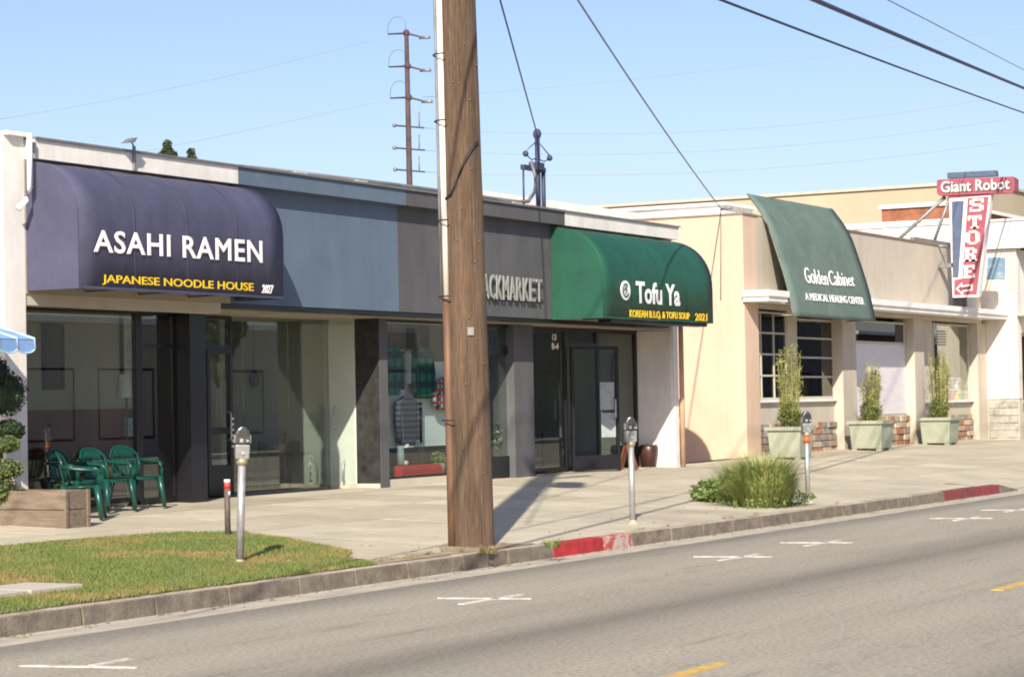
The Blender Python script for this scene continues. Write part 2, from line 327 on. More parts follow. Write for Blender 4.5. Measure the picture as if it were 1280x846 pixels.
# kerb in separate castings
kerb = struct('kerb')
xs = [-6+1.0*k*1.0 for k in range(44)]
x = -4.0; edges = [x]
while x < 37.0:
    x += random.choice([.92,1.0,1.06]) if x > 12 else 1.0
    for s_ in (21.38, 23.0, 23.72, 34.9):
        if abs(x-s_) < .4: x = s_
    edges.append(x)
for a, b in zip(edges, edges[1:]):
    c = (a+b)/2
    M = m_kerb
    if 21.38 <= c < 23.0: M = m_kerbred
    elif 23.0 <= c < 23.72: M = m_kerbredchip
    elif c > 34.9: M = m_kerbredold
    z1 = .15; j = random.uniform(-.004,.004); g_ = .007
    sl = .02
    vs = [(a+g_,11.60+j,-.04),(b-g_,11.60+j,-.04),(b-g_,11.77,-.04),(a+g_,11.77,-.04),(a+g_,11.60+sl+j,z1+j),(b-g_,11.60+sl+j,z1+j),(b-g_,11.77,z1+j+.002),(a+g_,11.77,z1+j+.002)]
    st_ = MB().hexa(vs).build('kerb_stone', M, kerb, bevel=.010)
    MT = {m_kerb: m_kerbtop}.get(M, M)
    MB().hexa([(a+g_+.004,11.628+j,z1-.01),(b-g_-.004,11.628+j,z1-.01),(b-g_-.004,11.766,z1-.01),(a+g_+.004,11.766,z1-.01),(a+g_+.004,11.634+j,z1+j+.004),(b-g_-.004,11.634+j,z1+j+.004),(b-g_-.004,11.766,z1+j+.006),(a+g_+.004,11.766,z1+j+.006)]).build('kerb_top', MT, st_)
a = edges[-1]
MB().hexa([(a+.01,11.6,-.04),(a+1.1,11.6,-.04),(a+1.1,11.77,-.04),(a+.01,11.77,-.04),(a+.01,11.62,.15),(a+1.1,11.62,.02),(a+1.1,11.77,.02),(a+.01,11.77,.15)]).build('kerb_stone', m_kerb, kerb)
MB().box(a+1.12,11.6,-.04,120,11.77,.018).build('kerb_stone', m_gutter, kerb)
MB().box(-4,11.63,-.04,a,11.76,.11).build('kerb_core', m_joint, kerb)
# sidewalk slabs
walk = struct('sidewalk')
ys = [11.775, 13.9, 15.2, 16.55, 17.9, 19.35]
GX = lambda X: X   # parkway turf edge handled by the turf sheet
slabm = [mat('sidewalk_concrete_%s' % n_, c_, .92, .07, .9, .3, 45, fine=.13, stain=.16, spots=.3) for n_, c_ in (('warm',(.495,.435,.32)),('pale',(.525,.465,.35)),('grey',(.465,.405,.30)))]
x = -6.0
while x < 92:
    wx = 1.5 if x < 45 else (3.0 if x < 60 else 6.0)
    for i in range(len(ys)-1):
        y0, y1 = ys[i], ys[i+1]
        if i == 0 and x+wx <= 18.01: continue
        g_ = .012
        X0, X1, Y0, Y1 = x+g_, x+wx-g_, y0+g_, y1-g_
        if i == len(ys)-2 and x > 38.5 and x < 44.5: Y1 = 18.97
        nb = 2; mb = MB()
        cs = [(X0,Y0),(X1,Y0),(X1,Y1),(X0,Y1)]
        mb.hexa([(p[0],p[1],zs(*p)-.12) for p in cs]+[(p[0],p[1],zs(*p)+random.uniform(-.002,.002)) for p in cs])
        mb.build('slab', random.choice(slabm), walk)
    x += wx
# dirt bed under the joints
mb = MB(); vs = []; fs = []; NX = 60
for i in range(NX+1):
    X = -6+100*i/NX
    for j, Y in enumerate([11.775, 13.9, 16, 19.5]): vs.append((X, Y, zs(X, Y)-.012))
for i in range(NX):
    for j in range(3): fs.append((i*4+j, (i+1)*4+j, (i+1)*4+j+1, i*4+j+1))
mb.add(vs, fs).build('joint_bed', m_joint, walk)
# alley between the buildings, falling away to the back
al = MB().add([(39.9,18.95,zs(40,18.95)-.02),(44.6,18.95,zs(44.6,18.95)+.02),(44.6,19.8,.36),(39.9,19.8,.34),(44.6,22,.05),(39.9,22,.04),(44.6,45,-.02),(39.9,45,-.02)], [(0,1,2,3),(3,2,4,5),(5,4,6,7)]).build('alley', m_gutter); tag(al, kind='structure')

# parkway turf: soil sheet + blades
outline = [FG(0,697,.2), FG(60,691,.2), FG(150,684,.2), FG(225,678,.2), FG(300,676,.2), FG(360,680,.2), FG(400,685,.2), FG(440,690,.2), FG(430,697,.2), FG(478,705,.17)]
poly = [(p.x, p.y) for p in outline]
poly = [(-4,15.9)]+poly+[(17.9,11.70),(-4,11.70)]
poly = [(px_, min(py_, 15.75)) for px_, py_ in poly]
def inside(px_, py_):
    r = np.zeros(len(px_), bool); n_ = len(poly)
    for i in range(n_):
        x1, y1 = poly[i]; x2, y2 = poly[(i+1) % n_]
        c_ = ((y1 > py_) != (y2 > py_)) & (px_ < (x2-x1)*(py_-y1)/(y2-y1+1e-12)+x1); r ^= c_
    return r
def zt(X, Y): return zs(X, max(Y,11.6))+.022
mb = MB(); vs = []; fs = []
nx, ny = 120, 30; gx = np.linspace(-4, 21.2, nx+1); gy = np.linspace(11.70, 15.9, ny+1)
idx = {}
for i in range(nx):
    for j in range(ny):
        cx, cy = (gx[i]+gx[i+1])/2, (gy[j]+gy[j+1])/2
        if inside(np.array([cx]), np.array([cy]))[0]:
            q = []
            for (a_, b_) in ((i,j),(i+1,j),(i+1,j+1),(i,j+1)):
                if (a_, b_) not in idx:
                    idx[(a_, b_)] = len(vs); X, Y = gx[a_], gy[b_]; vs.append((X, Y, .147 if Y < 11.72 else zt(X, Y)+.012*math.sin(X*2.1)*math.sin(Y*3.3)+random.uniform(-.006,.006)))
                q.append(idx[(a_, b_)])
            fs.append(tuple(q))
mb.add(vs, fs, True).build('parkway_soil', m_turf).__setitem__('kind', 'structure')
cover = (FG(38,748,.2), FG(185,740,.2)); CV = (13.6, 14.9, 12.35, 12.95)
def blades(name, n_, xr, yr, hh, wd, M, filt=None, zf=None, lean=.5, label=None, cat='grass'):
    X = np.random.uniform(*xr, n_); Y = np.random.uniform(*yr, n_); k = inside(X, Y) if filt is None else filt(X, Y); X = X[k]; Y = Y[k]; n_ = len(X)
    Z = np.array([zf(a_, b_) for a_, b_ in zip(X, Y)]); h = np.random.uniform(.5,1,n_)*hh; a_ = np.random.uniform(0, 2*np.pi, n_); l_ = np.random.uniform(0, lean, n_)*h; b_ = np.random.uniform(0, 2*np.pi, n_)
    V = np.zeros((n_, 3, 3)); V[:,0] = np.stack([X-np.cos(a_)*wd, Y-np.sin(a_)*wd, Z], 1); V[:,1] = np.stack([X+np.cos(a_)*wd, Y+np.sin(a_)*wd, Z], 1)
    V[:,2] = np.stack([X+np.cos(b_)*l_, Y+np.sin(b_)*l_, Z+h], 1)
    me = bpy.data.meshes.new(name); me.vertices.add(n_*3); me.vertices.foreach_set('co', V.reshape(-1)); me.loops.add(n_*3); me.loops.foreach_set('vertex_index', np.arange(n_*3)); me.polygons.add(n_)
    me.polygons.foreach_set('loop_start', np.arange(n_)*3); me.polygons.foreach_set('loop_total', np.full(n_, 3)); me.update(); me.validate(); me.materials.append(M)
    o = bpy.data.objects.new(name, me); C.objects.link(o); return tag(o, label, cat, kind='stuff')
def gf(X, Y):
    k = inside(X, Y); return k & ~((X > CV[0]) & (X < CV[1]) & (Y > CV[2]) & (Y < CV[3]))
blades('parkway_grass', 150000, (11.5, 20.8), (11.72, 15.8), .045, .006, m_grass, gf, zf=lambda a_, b_: zt(a_, b_)-.007, label='short green and straw-brown grass of the kerbside parkway', lean=.9)
t = thing('utility_cover', 'pale concrete utility cover sunk in the parkway grass', 'utility cover', (CV[0], CV[2], zs(14.2,12.6)+.02))
zc = zs(14.2, 12.6)+.022
MB().box(CV[0],CV[2],zc-.02,CV[0]+.62,CV[3],zc+.035).build('cover_slab', m_conc, t, bevel=.006)
MB().box(CV[0]+.66,CV[2],zc-.02,CV[1],CV[3],zc+.035).build('cover_slab', m_conc, t, bevel=.006)

lit = MB()
for _ in range(260):
    X = random.uniform(12.5,37); Y = 11.58-abs(random.gauss(0,.10)) if random.random() < .75 else random.uniform(11.8,13.2); z_ = .008 if Y < 11.6 else zs(X,Y)+.004; a = random.uniform(0,6.28); q = random.uniform(.012,.03)
    lit.add([(X+q*math.cos(a),Y+q*math.sin(a),z_),(X-q*.5*math.sin(a),Y+q*.5*math.cos(a),z_+.008),(X-q*math.cos(a),Y-q*math.sin(a),z_),(X+q*.5*math.sin(a),Y-q*.5*math.cos(a),z_+.004)], [(0,1,2,3)])
tag(lit.build('leaf_litter', mat('dry_leaf',(.35,.27,.16),.9,.4,9,col2=(.14,.09,.05))), 'scattered dry leaves and scraps along the gutter', 'litter', kind='stuff')

# ================================================================== shop row
YF, YP_, YG = 18.5, 18.95, 19.9       # fascia face, pilaster face, recessed glass
XW0, XB0, XB1, XW1, XE = 21.2, 25.5, 29.85, 35.08, 39.75
ZB, ZT, ZC, ZF = .40, 4.95, 4.72, 3.10
shop = thing('shop_row_building', 'long one-storey shop building with white, blue and charcoal facade sections', 'building', (21.2, 18.5, .3))
# west end wall, slim
MB().box(20.95,18.5,.1,21.33,40,4.98).build('end_wall', m_white, shop)
MB().box(20.96,18.42,4.98,21.35,40,5.03).build('coping', m_whitetrim, shop)
P = [(21.34,XB0,m_white),(XB0,XB1,m_blue),(XB1,XW1,m_charcoal),(XW1,XE,m_white)]
for a, b, M in P:
    MB().box(a+.003,YF-.16,ZC,b-.003,YF+.1,ZT).build('parapet', M, shop)
for a, b, M in ((XW0+.14,XB0,m_beige),(XB0,XB1,m_blue),(XB1,XW1,m_charcoal),(XW1,XE,m_beige)):
    MB().box(a+.002,YF,ZF,b-.002,YF+.35,ZC).build('fascia', M, shop)
MB().box(21.34,YF+.02,ZF-.14,25.3,YF+.3,ZF-.003).build('header_trim', m_trim, shop)
MB().box(25.3,YF+.02,ZF-.06,XE-.1,YF+.3,ZF-.003).build('header_trim', m_black, shop)
MB().box(21.34,YF-.19,ZT+.002,XB0,YF+.1,ZT+.03).build('flashing', m_pipe, shop)
MB().box(XB0,YF-.19,ZT+.002,XW1,YF+.1,ZT+.035).build('flashing', m_pipe, shop)
MB().box(XW1,YF-.19,ZT+.002,XE+.03,YF+.1,ZT+.03).build('flashing', m_pipe, shop)
MB().box(21.34,YF+.36,ZT-.25,XE,40,ZT-.15).build('roof', m_roof, shop)
MB().box(21.34,YF+.36,ZF-.08,XE-.1,25.4,ZF-.03).build('soffit', m_beige, shop)
# inner shell
MB().box(21.4,YP_,ZB-.3,XE,25.4,ZB-.005).build('floor', m_roomfloor, shop)
MB().box(21.4,25.2,ZB,XE,25.4,ZF).build('back_wall', m_room, shop)
# east end wall of the shops and its tall white return by the alley
xe0 = XY(845, YP_); 
EWX = FX(845, 500, 40.9).x
MB().box(39.76,18.505,.1,39.95,40,4.7).build('end_wall', m_white, shop)
MB().box(39.74,18.56,ZB-.2,39.757,19.33,ZF-.1).build('return_wall', m_white, shop)
# downpipe at that corner
t = MB().tube([(40.0,18.46,ZB-.05),(40.0,18.46,3.2)], .05, 10).build('downpipe', mat('brown_pipe', (.50,.30,.20), .6, .1), shop)
# pilasters
pm = {}
def pil(px0, px1, M, side=None, Y0=YP_, d=.45):
    a = XY(px0, Y0); b = XY(px1, Y0); o = MB().box(a,Y0,ZB-.15,b,Y0+d,ZF-.07).build('pilaster', M, shop); return a, b
c0 = pil(238, 258, m_black, d=.9)
c1 = pil(475, 485, m_charcoal)
c2 = pil(643, 667, m_charcoal)
MB().box(c1[0]-.004-.0, YP_+.01, ZB-.02, c1[0]-.002+.0, YP_+.44, ZF-.09).build('slate_panel', m_darkstone, shop)
wx = c1[0]
MB().box(wx+.02,YP_+.455,ZB-.1,wx+.10,YG+.1,ZF-.08).build('return_wall', mat('pale_green_wall', (.70,.70,.655), .9, .05, 1), shop)
MB().box(XY(415,YG),YP_+.02,ZB-.1,wx-.01,YG,ZB+.07).build('threshold', m_trim, shop)

def frame_rect(mb, x0, x1, z0, z1, y, w=.05, d=.07):
    mb.box(x0,y,z0,x0+w,y+d,z1); mb.box(x1-w,y,z0,x1,y+d,z1); mb.box(x0+w,y,z0,x1-w,y+d,z0+w); mb.box(x0+w,y,z1-w,x1-w,y+d,z1); return mb
def window(x0, x1, z0, z1, y, name='window', fm=m_black, gm=m_glass, vs=(), hs=(), w=.05, parent=None):
    parent = parent or shop
    f = frame_rect(MB(), x0, x1, z0, z1, y, w).build(name, fm, parent)
    xs_ = [x0+w]+[v for v in vs]+[x1-w]; zs_ = [z0+w]+[h for h in hs]+[z1-w]
    for v in vs: MB().box(v-.02,y+.005,z0+w,v+.02,y+.06,z1-w).build('mullion', fm, f)
    for h in hs: MB().box(x0+w,y+.008,h-.02,x1-w,y+.055,h+.02).build('muntin', fm, f)
    for i in range(len(xs_)-1):
        for j in range(len(zs_)-1):
            MB().box(xs_[i]+.001,y+.03,zs_[j]+.001,xs_[i+1]-.001,y+.038,zs_[j+1]-.001).build('pane', gm, f)
    return f
# noodle shop: wide window, narrow glazed bay, door bay
YA = 19.2
xa = XY(20,YA); xb = XY(174,YA); xc = XY(221,YA)
window(21.36, xb, ZB+.06, ZF-.09, YA, w=.06)
window(xb+.002, xc, ZB+.02, ZF-.09, YA, w=.07, hs=(ZY(200,432,YA),))
xd0 = XY(258,YP_+.9)+.0; xd1 = XY(285,YG)
dz = ZY(270,436,YG)
# entry bay
d_ = thing('entry_placeholder','x','y') if False else None
f = window(xc+.05, xd1-.02, dz, ZF-.09, YG-.1, w=.05)
dr = frame_rect(MB(), XY(258,YG-.08), xd1-.02, ZB+.02, dz-.005, YG-.1, .075).box(XY(258,YG-.08)+.075,YG-.1,ZB+.9,xd1-.1,YG-.04,ZB+1.0).box(XY(258,YG-.08)+.075,YG-.1,ZB+.09,xd1-.1,YG-.04,ZB+.45).build('door', m_black, shop)
MB().box(XY(258,YG-.08)+.08,YG-.07,ZB+.46,xd1-.1,YG-.06,ZB+.895).build('pane', m_glass, dr)
MB().box(XY(258,YG-.08)+.08,YG-.07,ZB+1.005,xd1-.1,YG-.06,dz-.09).build('pane', m_glass, dr)
MB().tube([(xd1-.16,YG-.1,ZB+.8),(xd1-.16,YG-.16,ZB+.83),(xd1-.16,YG-.16,ZB+1.2),(xd1-.16,YG-.1,ZB+1.23)], .014, 8).build('handle', m_steel, dr)
for k in range(6): MB().ball((xd1-.08,YG-.13,ZB+.72+.1*k*.8), .022, 8, 6).build('door_chime', m_whitetrim, dr)
# frameless glass wall
xg = [XY(285,YG), XY(305,YG), XY(361,YG), XY(414,YG)]
for a, b in zip(xg, xg[1:]):
    MB().box(a+.004,YG,ZB+.03,b-.004,YG+.012,ZF-.1).build('glass_wall_pane', m_glass, shop)
MB().box(xg[0],YG-.02,ZB-.08,xg[-1],YG+.04,ZB+.028).build('sill', m_pipe, shop)
MB().box(xg[0],YG-.02,ZF-.098,wx,YG+.04,ZF-.082).build('head_rail', m_pipe, shop)
gdx = wx-.03
gd = MB().box(gdx-.010,YP_+.46,ZB+.08,gdx,YG-.01,ZF-.11).build('glass_door', m_clear, shop)
for px_, za_, zb2 in ((419,508,536),(431,576,602)):  # added lower handle shape stands in for the upper handle's reflection
    q0 = FX(px_,zb2,gdx-.01); q1 = FX(px_,za_,gdx-.01)
    MB().tube([(gdx-.01,q0.y,q0.z),(gdx-.07,q0.y,q0.z+.02),(gdx-.07,q0.y,q1.z-.02),(gdx-.01,q0.y,q1.z)], .014, 8).build('handle', m_steel, gd)
# clothes shop display window and door
YD = 19.02; xk0 = c1[1]+.01; xk1 = XY(611,YD); xk2 = XY(642,YD+.05)
MB().box(xk0,YD-.03,ZB-.15,xk1,YD+.12,ZB+.12).build('sill', m_trim, shop)
window(xk0, xk1, ZB+.123, ZF-.09, YD, gm=m_clear, w=.035)
zt_ = ZY(630,437,YD)
window(xk1+.003, xk2, zt_, ZF-.09, YD+.05, gm=m_glass, w=.06)
dr = frame_rect(MB(), xk1+.003, xk2, ZB+.02, zt_-.004, YD+.05, .07).box(xk1+.073,YD+.05,ZB+.09,xk2-.07,YD+.11,ZY(630,570,YD)).build('door', m_black, shop)
MB().box(xk1+.075,YD+.08,ZY(630,570,YD)+.002,xk2-.072,YD+.09,zt_-.076).build('pane', m_clear, dr)
MB().tube([(xk2-.12,YD+.05,ZB+.9),(xk2-.12,YD-.02,ZB+.92),(xk2-.12,YD-.02,ZB+1.15),(xk2-.12,YD+.05,ZB+1.17)], .014, 8).build('handle', m_steel, dr)
# tofu restaurant front: window, open door, side light
YT = 19.27
xt = [XY(667,YT), XY(709,YT), XY(748,YT), XY(797,YT)]
window(xt[0]-.9, xt[1], ZB+.05, ZF-.09, YT, w=.06, gm=m_tofuglass)
zd = ZY(735,433,YT)
window(xt[1]+.003, xt[2], zd, ZF-.09, YT, w=.06, gm=m_tofuglass)
window(xt[2]+.003, xt[3], ZB+.02, ZF-.09, YT, w=.07, gm=m_tofuglass)
# ajar door swings out from the right jamb
hinge = Vector((xt[1]+.08, YT-.02, 0)); ang = math.radians(-33)
dw = 1.0
def Rot(p): return (hinge.x+p[0]*math.cos(ang)-p[1]*math.sin(ang), hinge.y+p[0]*math.sin(ang)+p[1]*math.cos(ang), p[2])
mb = frame_rect(MB(), 0, dw, ZB+.03, zd-.01, -.04, .06, .045).box(.06,-.04,ZB+.09,dw-.06,.005,ZB+.30)
mb.v = [Rot(v) for v in mb.v]; dr = mb.build('door', m_black, shop)
mb = MB().box(.062,-.025,ZB+.302,dw-.062,-.017,zd-.072); mb.v = [Rot(v) for v in mb.v]; mb.build('pane', m_tofuglass, dr)
mb = MB().tube([(dw-.12,-.04,ZB+.95),(dw-.12,-.11,ZB+.98),(dw-.12,-.11,ZB+1.3),(dw-.12,-.04,ZB+1.33)], .016, 8); mb.v = [Rot(v) for v in mb.v]; mb.build('handle', m_steel, dr)
poster = mat('pale_poster', (.36,.38,.35), .7, .3, 9, col2=(.25,.3,.38), mix=.45, soft=.1)
for z0, z1, a_, b_ in ((1.12,1.62,.60,.90),(.62,1.06,.62,.92)):
    mb = MB().box(a_,-.034,ZB+z0,b_,-.028,ZB+z1); mb.v = [Rot(v) for v in mb.v]; mb.build('poster', poster, dr)
pn = lambda x0, x1, z0, z1, Y, M, nm='poster': MB().box(x0,Y-.006,z0,x1,Y-.001,z1).build(nm, M, shop)
lettering('lettering', shop, m_whiteprint, '13\nB-4', on_front(XY(692,YT),XY(700,YT),2.62,2.9,YT+.02), .004, .03)
# inner partitions
for X_ in (XY(285,YG)-.05, c1[1]+.12, c2[0]+.06): MB().box(X_,YG+.1,ZB,X_+.12,25.2,ZF-.08).build('partition', m_room, shop)

# ------------------------------------------------------------------ shop interiors
def inner(name, label, cat, group=None, loc=None): return thing(name, label, cat, loc or (0,0,0), 0, group)
# noodle shop partition with wainscot, facing the street at a short distance
YI = 20.7; zw = ZY(200,510,YI)
MB().box(21.4,YI,ZB,XY(222,YI)+.3,YI+.1,ZF-.08).build('partition', mat('noodle_room_wall', (.50,.49,.41), .9, .05, 1), shop)
MB().box(21.4,YI-.03,ZB,XY(222,YI)+.3,YI-.002,zw).build('wainscot', m_brown, shop)
def picture(px0, py0, px1, py1, label, col, Y=YI):
    x0 = XY(px0,Y); x1 = XY(px1,Y); z1 = ZY((px0+px1)/2,py0,Y); z0 = ZY((px0+px1)/2,py1,Y)
    t = thing('framed_picture', label, 'picture', (x0,Y,z0))
    frame_rect(MB(), x0, x1, z0, z1, Y-.045, .045, .04).build('frame', m_black, t)
    MB().box(x0+.046,Y-.03,z0+.046,x1-.046,Y-.02,z1-.046).build('print', mat('print_%d'%px0, col, .6, .3, 3, col2=tuple(c*.45 for c in col)), t)
picture(150,392,204,482,'tall pale poster in a dark frame behind the noodle shop window mullion',(.80,.80,.74))
picture(52,405,78,487,'dark framed picture at the left of the noodle shop window',(.06,.07,.06))
YL = 19.42; lx = XY(158,YL)
t = thing('floor_lamp', 'standing lamp with pale tapered shade inside the noodle shop window', 'lamp', (lx,YL,ZB))
s0 = ZY(158,497,YL); s1 = ZY(158,468,YL)
MB().lathe([(.15,s0),(.115,s1)], (lx,YL,0), 16).build('lamp_shade', mat('pale_shade', (.88,.9,.86), .8, .05), t)
MB().tube([(lx,YL,ZB),(lx,YL,s1-.03)], .014, 8).lathe([(.14,ZB+.001),(.13,ZB+.03),(.02,ZB+.05)], (lx,YL,0), 16).build('stand', m_pipe, t)
t = thing('menu_card', 'white menu card held up inside the noodle shop window', 'menu', (XY(155,19.5),19.5,1.4))
mb = MB().box(XY(155,19.5),19.49,ZY(165,545,19.5),XY(173,19.5),19.50,ZY(165,522,19.5)); mb.build('card', mat('card_print', (.55,.60,.62), .7, .2, 30, col2=(.12,.14,.18), mix=.42, soft=.05), t)
MB().tube([(XY(160,19.5),19.51,ZB),(XY(160,19.5),19.51,ZY(165,523,19.5))], .008, 6).build('stand', m_pipe, t)
# tables in the rooms
def table(x, y, label, w=.9):
    t = thing('table', label, 'table', (x,y,ZB))
    MB().box(x-w/2,y-.35,ZB+.72,x+w/2,y+.35,ZB+.75).build('tabletop', mat('table_wood', (.16,.12,.08), .5, .2), t)
    for sx in (-1,1):
        for sy in (-1,1): MB().box(x+sx*(w/2-.06)-.02,y+sy*.29-.02,ZB,x+sx*(w/2-.06)+.02,y+sy*.29+.02,ZB+.718).build('leg', m_black, t)
table(22.4,20.1,'dark table just inside the noodle shop window')
table(24.0,20.4,'dark table beside the standing lamp in the noodle shop')
# glass-walled shop
MB().box(25.3,22.6,ZB,c1[1]+.1,22.7,ZF-.09).build('partition', m_room, shop)
t = thing('counter', 'long pale counter across the glass-walled shop', 'counter', (26.5,21.9,ZB))
cz = ZY(350,545,21.9)
MB().box(27.2,21.7,ZB,32.0,22.2,cz-.06).build('front', mat('counter_front', (.26,.27,.24), .8, .1), t); MB().box(27.15,21.65,cz-.058,32.0,22.25,cz).build('top', mat('counter_top', (.62,.62,.56), .5, .1), t)
for px_, py_, r_, lb in ((339,468,.14,'large round black pendant lamp in the glass-walled shop'),(318,474,.12,'smaller round black pendant lamp behind the glass wall')):
    Y_ = 21.5; p_ = FY(px_,py_,Y_)
    t = thing('pendant_lamp', lb, 'lamp', (p_.x,p_.y,p_.z)); MB().ball(p_, r_, 14, 10, (.8,.8,1.15)).build('lamp_shade', m_black, t); MB().tube([p_,(p_.x,p_.y,ZF-.09)], .006, 6).build('cord', m_black, t)
p_ = FY(388,590,20.05); t = thing('ring_ornament', 'stack of pale square rings standing behind the glass wall', 'ornament', (p_.x,p_.y,ZB))
for k in range(4):
    zc_ = ZB+.12+k*.115
    mb = MB(); ring = [(p_.x+.075*math.cos(a), p_.y, zc_+.048*math.sin(a)) for a in [2*math.pi*i/12 for i in range(13)]]
    mb.tube(ring, .014, 6, False).build('ring', m_whitetrim, t)
# display plinths & furniture silhouettes
for (px0, px1, py0, Y_, lb, nm, c_) in ((285,325,580,21.2,'low grey bench in the glass-walled shop behind the parking meter','bench',(.20,.19,.15)),(345,375,572,21.6,'brown armchair in the glass-walled shop','armchair',(.20,.14,.08))):
    a, b = XY(px0,Y_), XY(px1,Y_); z_ = ZY((px0+px1)/2,py0,Y_)
    t = thing(nm, lb, nm, (a,Y_,ZB)); M_ = mat(nm+'_fabric', c_, .9, .2, 4)
    MB().box(a,Y_,ZB+.12,b,Y_+.6,(z_+ZB)/2).build('seat', M_, t, bevel=.04); MB().box(a,Y_+.45,(z_+ZB)/2+.003,b,Y_+.62,z_).build('backrest', M_, t, bevel=.04)
    for xx in (a+.05,b-.05): MB().box(xx-.03,Y_+.05,ZB,xx+.03,Y_+.11,ZB+.118).build('leg', m_black, t)
for (q_, w_, lb) in ((312,1.5,'long low display table behind the parking meter in the glass-walled shop'),(358,1.1,'shorter display table near the ring ornament in the glass-walled shop')):
    tb_x = XY(q_,20.8); t = thing('display_table', lb, 'table', (tb_x,20.8,ZB)); Mt = mat('walnut',(.10,.065,.04),.5,.2)
    MB().box(tb_x-w_/2,20.5,ZB+.52,tb_x+w_/2,21.1,ZB+.56).build('tabletop', Mt, t)
    for sx in (-1,1):
        for yy in (20.54,21.02): MB().box(tb_x+sx*(w_/2-.05)-.025,yy,ZB,tb_x+sx*(w_/2-.05)+.025,yy+.05,ZB+.519).build('leg', Mt, t)
    for k in range(4):
        xx = tb_x-w_/2+.18+k*(w_-.3)/3; nm = ('bowl','vase','jar','box')[k]; tt = ('pale','brown','dark','cream')[k]
        pr_ = {'bowl':[(.03,0),(.09,.06),(.11,.10),(.10,.10),(.02,.02)],'vase':[(.05,0),(.08,.12),(.03,.24),(.04,.3)],'jar':[(.06,0),(.07,.02),(.07,.14),(.05,.18),(.001,.18)],'box':None}[nm]
        mb = MB().box(xx-.08,20.65,ZB+.561,xx+.08,20.8,ZB+.70) if pr_ is None else MB().lathe(pr_, (xx,20.75,ZB+.561), 14)
        tag(mb.build(nm, mat('shop_ware_'+nm, {'bowl':(.6,.58,.5),'vase':(.25,.12,.06),'jar':(.05,.05,.06),'box':(.6,.5,.35)}[nm], .4, .1)), '%s %s on the %s in the glass-walled shop' % (tt, nm, 'long low display table' if q_ == 312 else 'shorter display table'), nm)
# clothes shop display
YR = 19.5
MB().box(xk0,YR,ZB+.1,xk2,YR+.06,ZF-.1).build('display_wall', mat('display_wall', (.80,.88,.86), .9, .04, 1), shop)
MB().box(xk0+.02,YD+.1,ZB,xk2-.9,YR-.002,ZB+.14).build('display_floor', mat('display_floor', (.45,.47,.44), .8, .1), shop)
for a_, b_ in ((500,519),(522,537),(540,562)): MB().box(XY(a_-16,YR),YR-.02,ZY(520,437,YR) if b_ < 560 else ZY(550,452,YR),XY(b_,YR),YR-.003,ZF-.12).build('display_panel', mat('brown_display_panel', (.12,.095,.075), .8, .1), shop)
mplaid = bpy.data.materials.new('green_plaid'); mplaid.use_nodes = True
def plaid(name, c1_, c2_, c3_, s_=14.):
    M = bpy.data.materials.new(name); M.use_nodes = True; n = M.node_tree.nodes; L = M.node_tree.links; b = n['Principled BSDF']; b.inputs['Roughness'].default_value = .95
    g = n.new('ShaderNodeNewGeometry'); sp = n.new('ShaderNodeSeparateXYZ'); L.new(g.outputs['Position'], sp.inputs[0]); outs = []
    for ax in ('X','Z'):
        mm = n.new('ShaderNodeMath'); mm.operation = 'MULTIPLY'; mm.inputs[1].default_value = s_; L.new(sp.outputs[ax], mm.inputs[0])
        si = n.new('ShaderNodeMath'); si.operation = 'SINE'; L.new(mm.outputs[0], si.inputs[0]); gt = n.new('ShaderNodeMath'); gt.operation = 'GREATER_THAN'; gt.inputs[1].default_value = .1; L.new(si.outputs[0], gt.inputs[0]); outs.append(gt)
    m1 = n.new('ShaderNodeMix'); m1.data_type = 'RGBA'; L.new(outs[0].outputs[0], m1.inputs[0]); m1.inputs[6].default_value = (*c1_,1); m1.inputs[7].default_value = (*c2_,1)
    m2 = n.new('ShaderNodeMix'); m2.data_type = 'RGBA'; L.new(outs[1].outputs[0], m2.inputs[0]); L.new(m1.outputs[2], m2.inputs[6]); m2.inputs[7].default_value = (*c3_,1); L.new(m2.outputs[2], b.inputs['Base Color']); return M
mp1 = plaid('green_plaid_wool', (.012,.17,.12), (.008,.08,.07), (.006,.04,.05), 26); mp2 = plaid('navy_patterned_wool', (.06,.065,.10), (.025,.028,.07), (.11,.11,.12), 70)
mp3 = plaid('checked_shirt', (.5,.5,.5), (.05,.06,.10), (.35,.08,.08), 60)
def garment(px0, py0, px1, py1, label, M, Y_=19.36, sleeves=True, name='jacket'):
    x0, x1 = XY(px0,Y_), XY(px1,Y_); z1, z0 = ZY((px0+px1)/2,py0,Y_), ZY((px0+px1)/2,py1,Y_); w_, h_ = x1-x0, z1-z0; cx = (x0+x1)/2
    t = thing(name, label, 'clothing', (cx,Y_,z0)); prof = [(-.30,0),(-.32,.35),(-.36,.7),(-.46,.88),(-.12,1.0),(.12,1.0),(.46,.88),(.36,.7),(.32,.35),(.30,0)]
    MB().prism([(cx+a*w_, z0+b*h_) for a, b in prof], 1, Y_-.06, Y_+.05).build('body', M, t, bevel=.03)
    if sleeves:
        for s_ in (-1,1): MB().tube([(cx+s_*w_*.40,Y_,z0+h_*.88),(cx+s_*w_*.46,Y_-.01,z0+h_*.5),(cx+s_*w_*.42,Y_-.03,z0+h_*.12)], [.06,.055,.045], 8).build('sleeve', M, t)
    MB().tube([(cx-.1*w_,Y_,z1),(cx,Y_,z1+.05),(cx+.1*w_,Y_,z1)], .006, 5).tube([(cx,Y_,z1+.05),(cx,Y_,min(z1+.5,ZF-.1))], .003, 4).build('hanger', m_pipe, t)
garment(478,432,502,494,'green plaid jacket at the left end of the clothes shop window',mp1)
garment(513,434,541,498,'green plaid jacket hanging nearest the wooden pole, left of it',mp1)
garment(494,495,521,557,'navy patterned sweater hanging low in the clothes shop window',mp2)
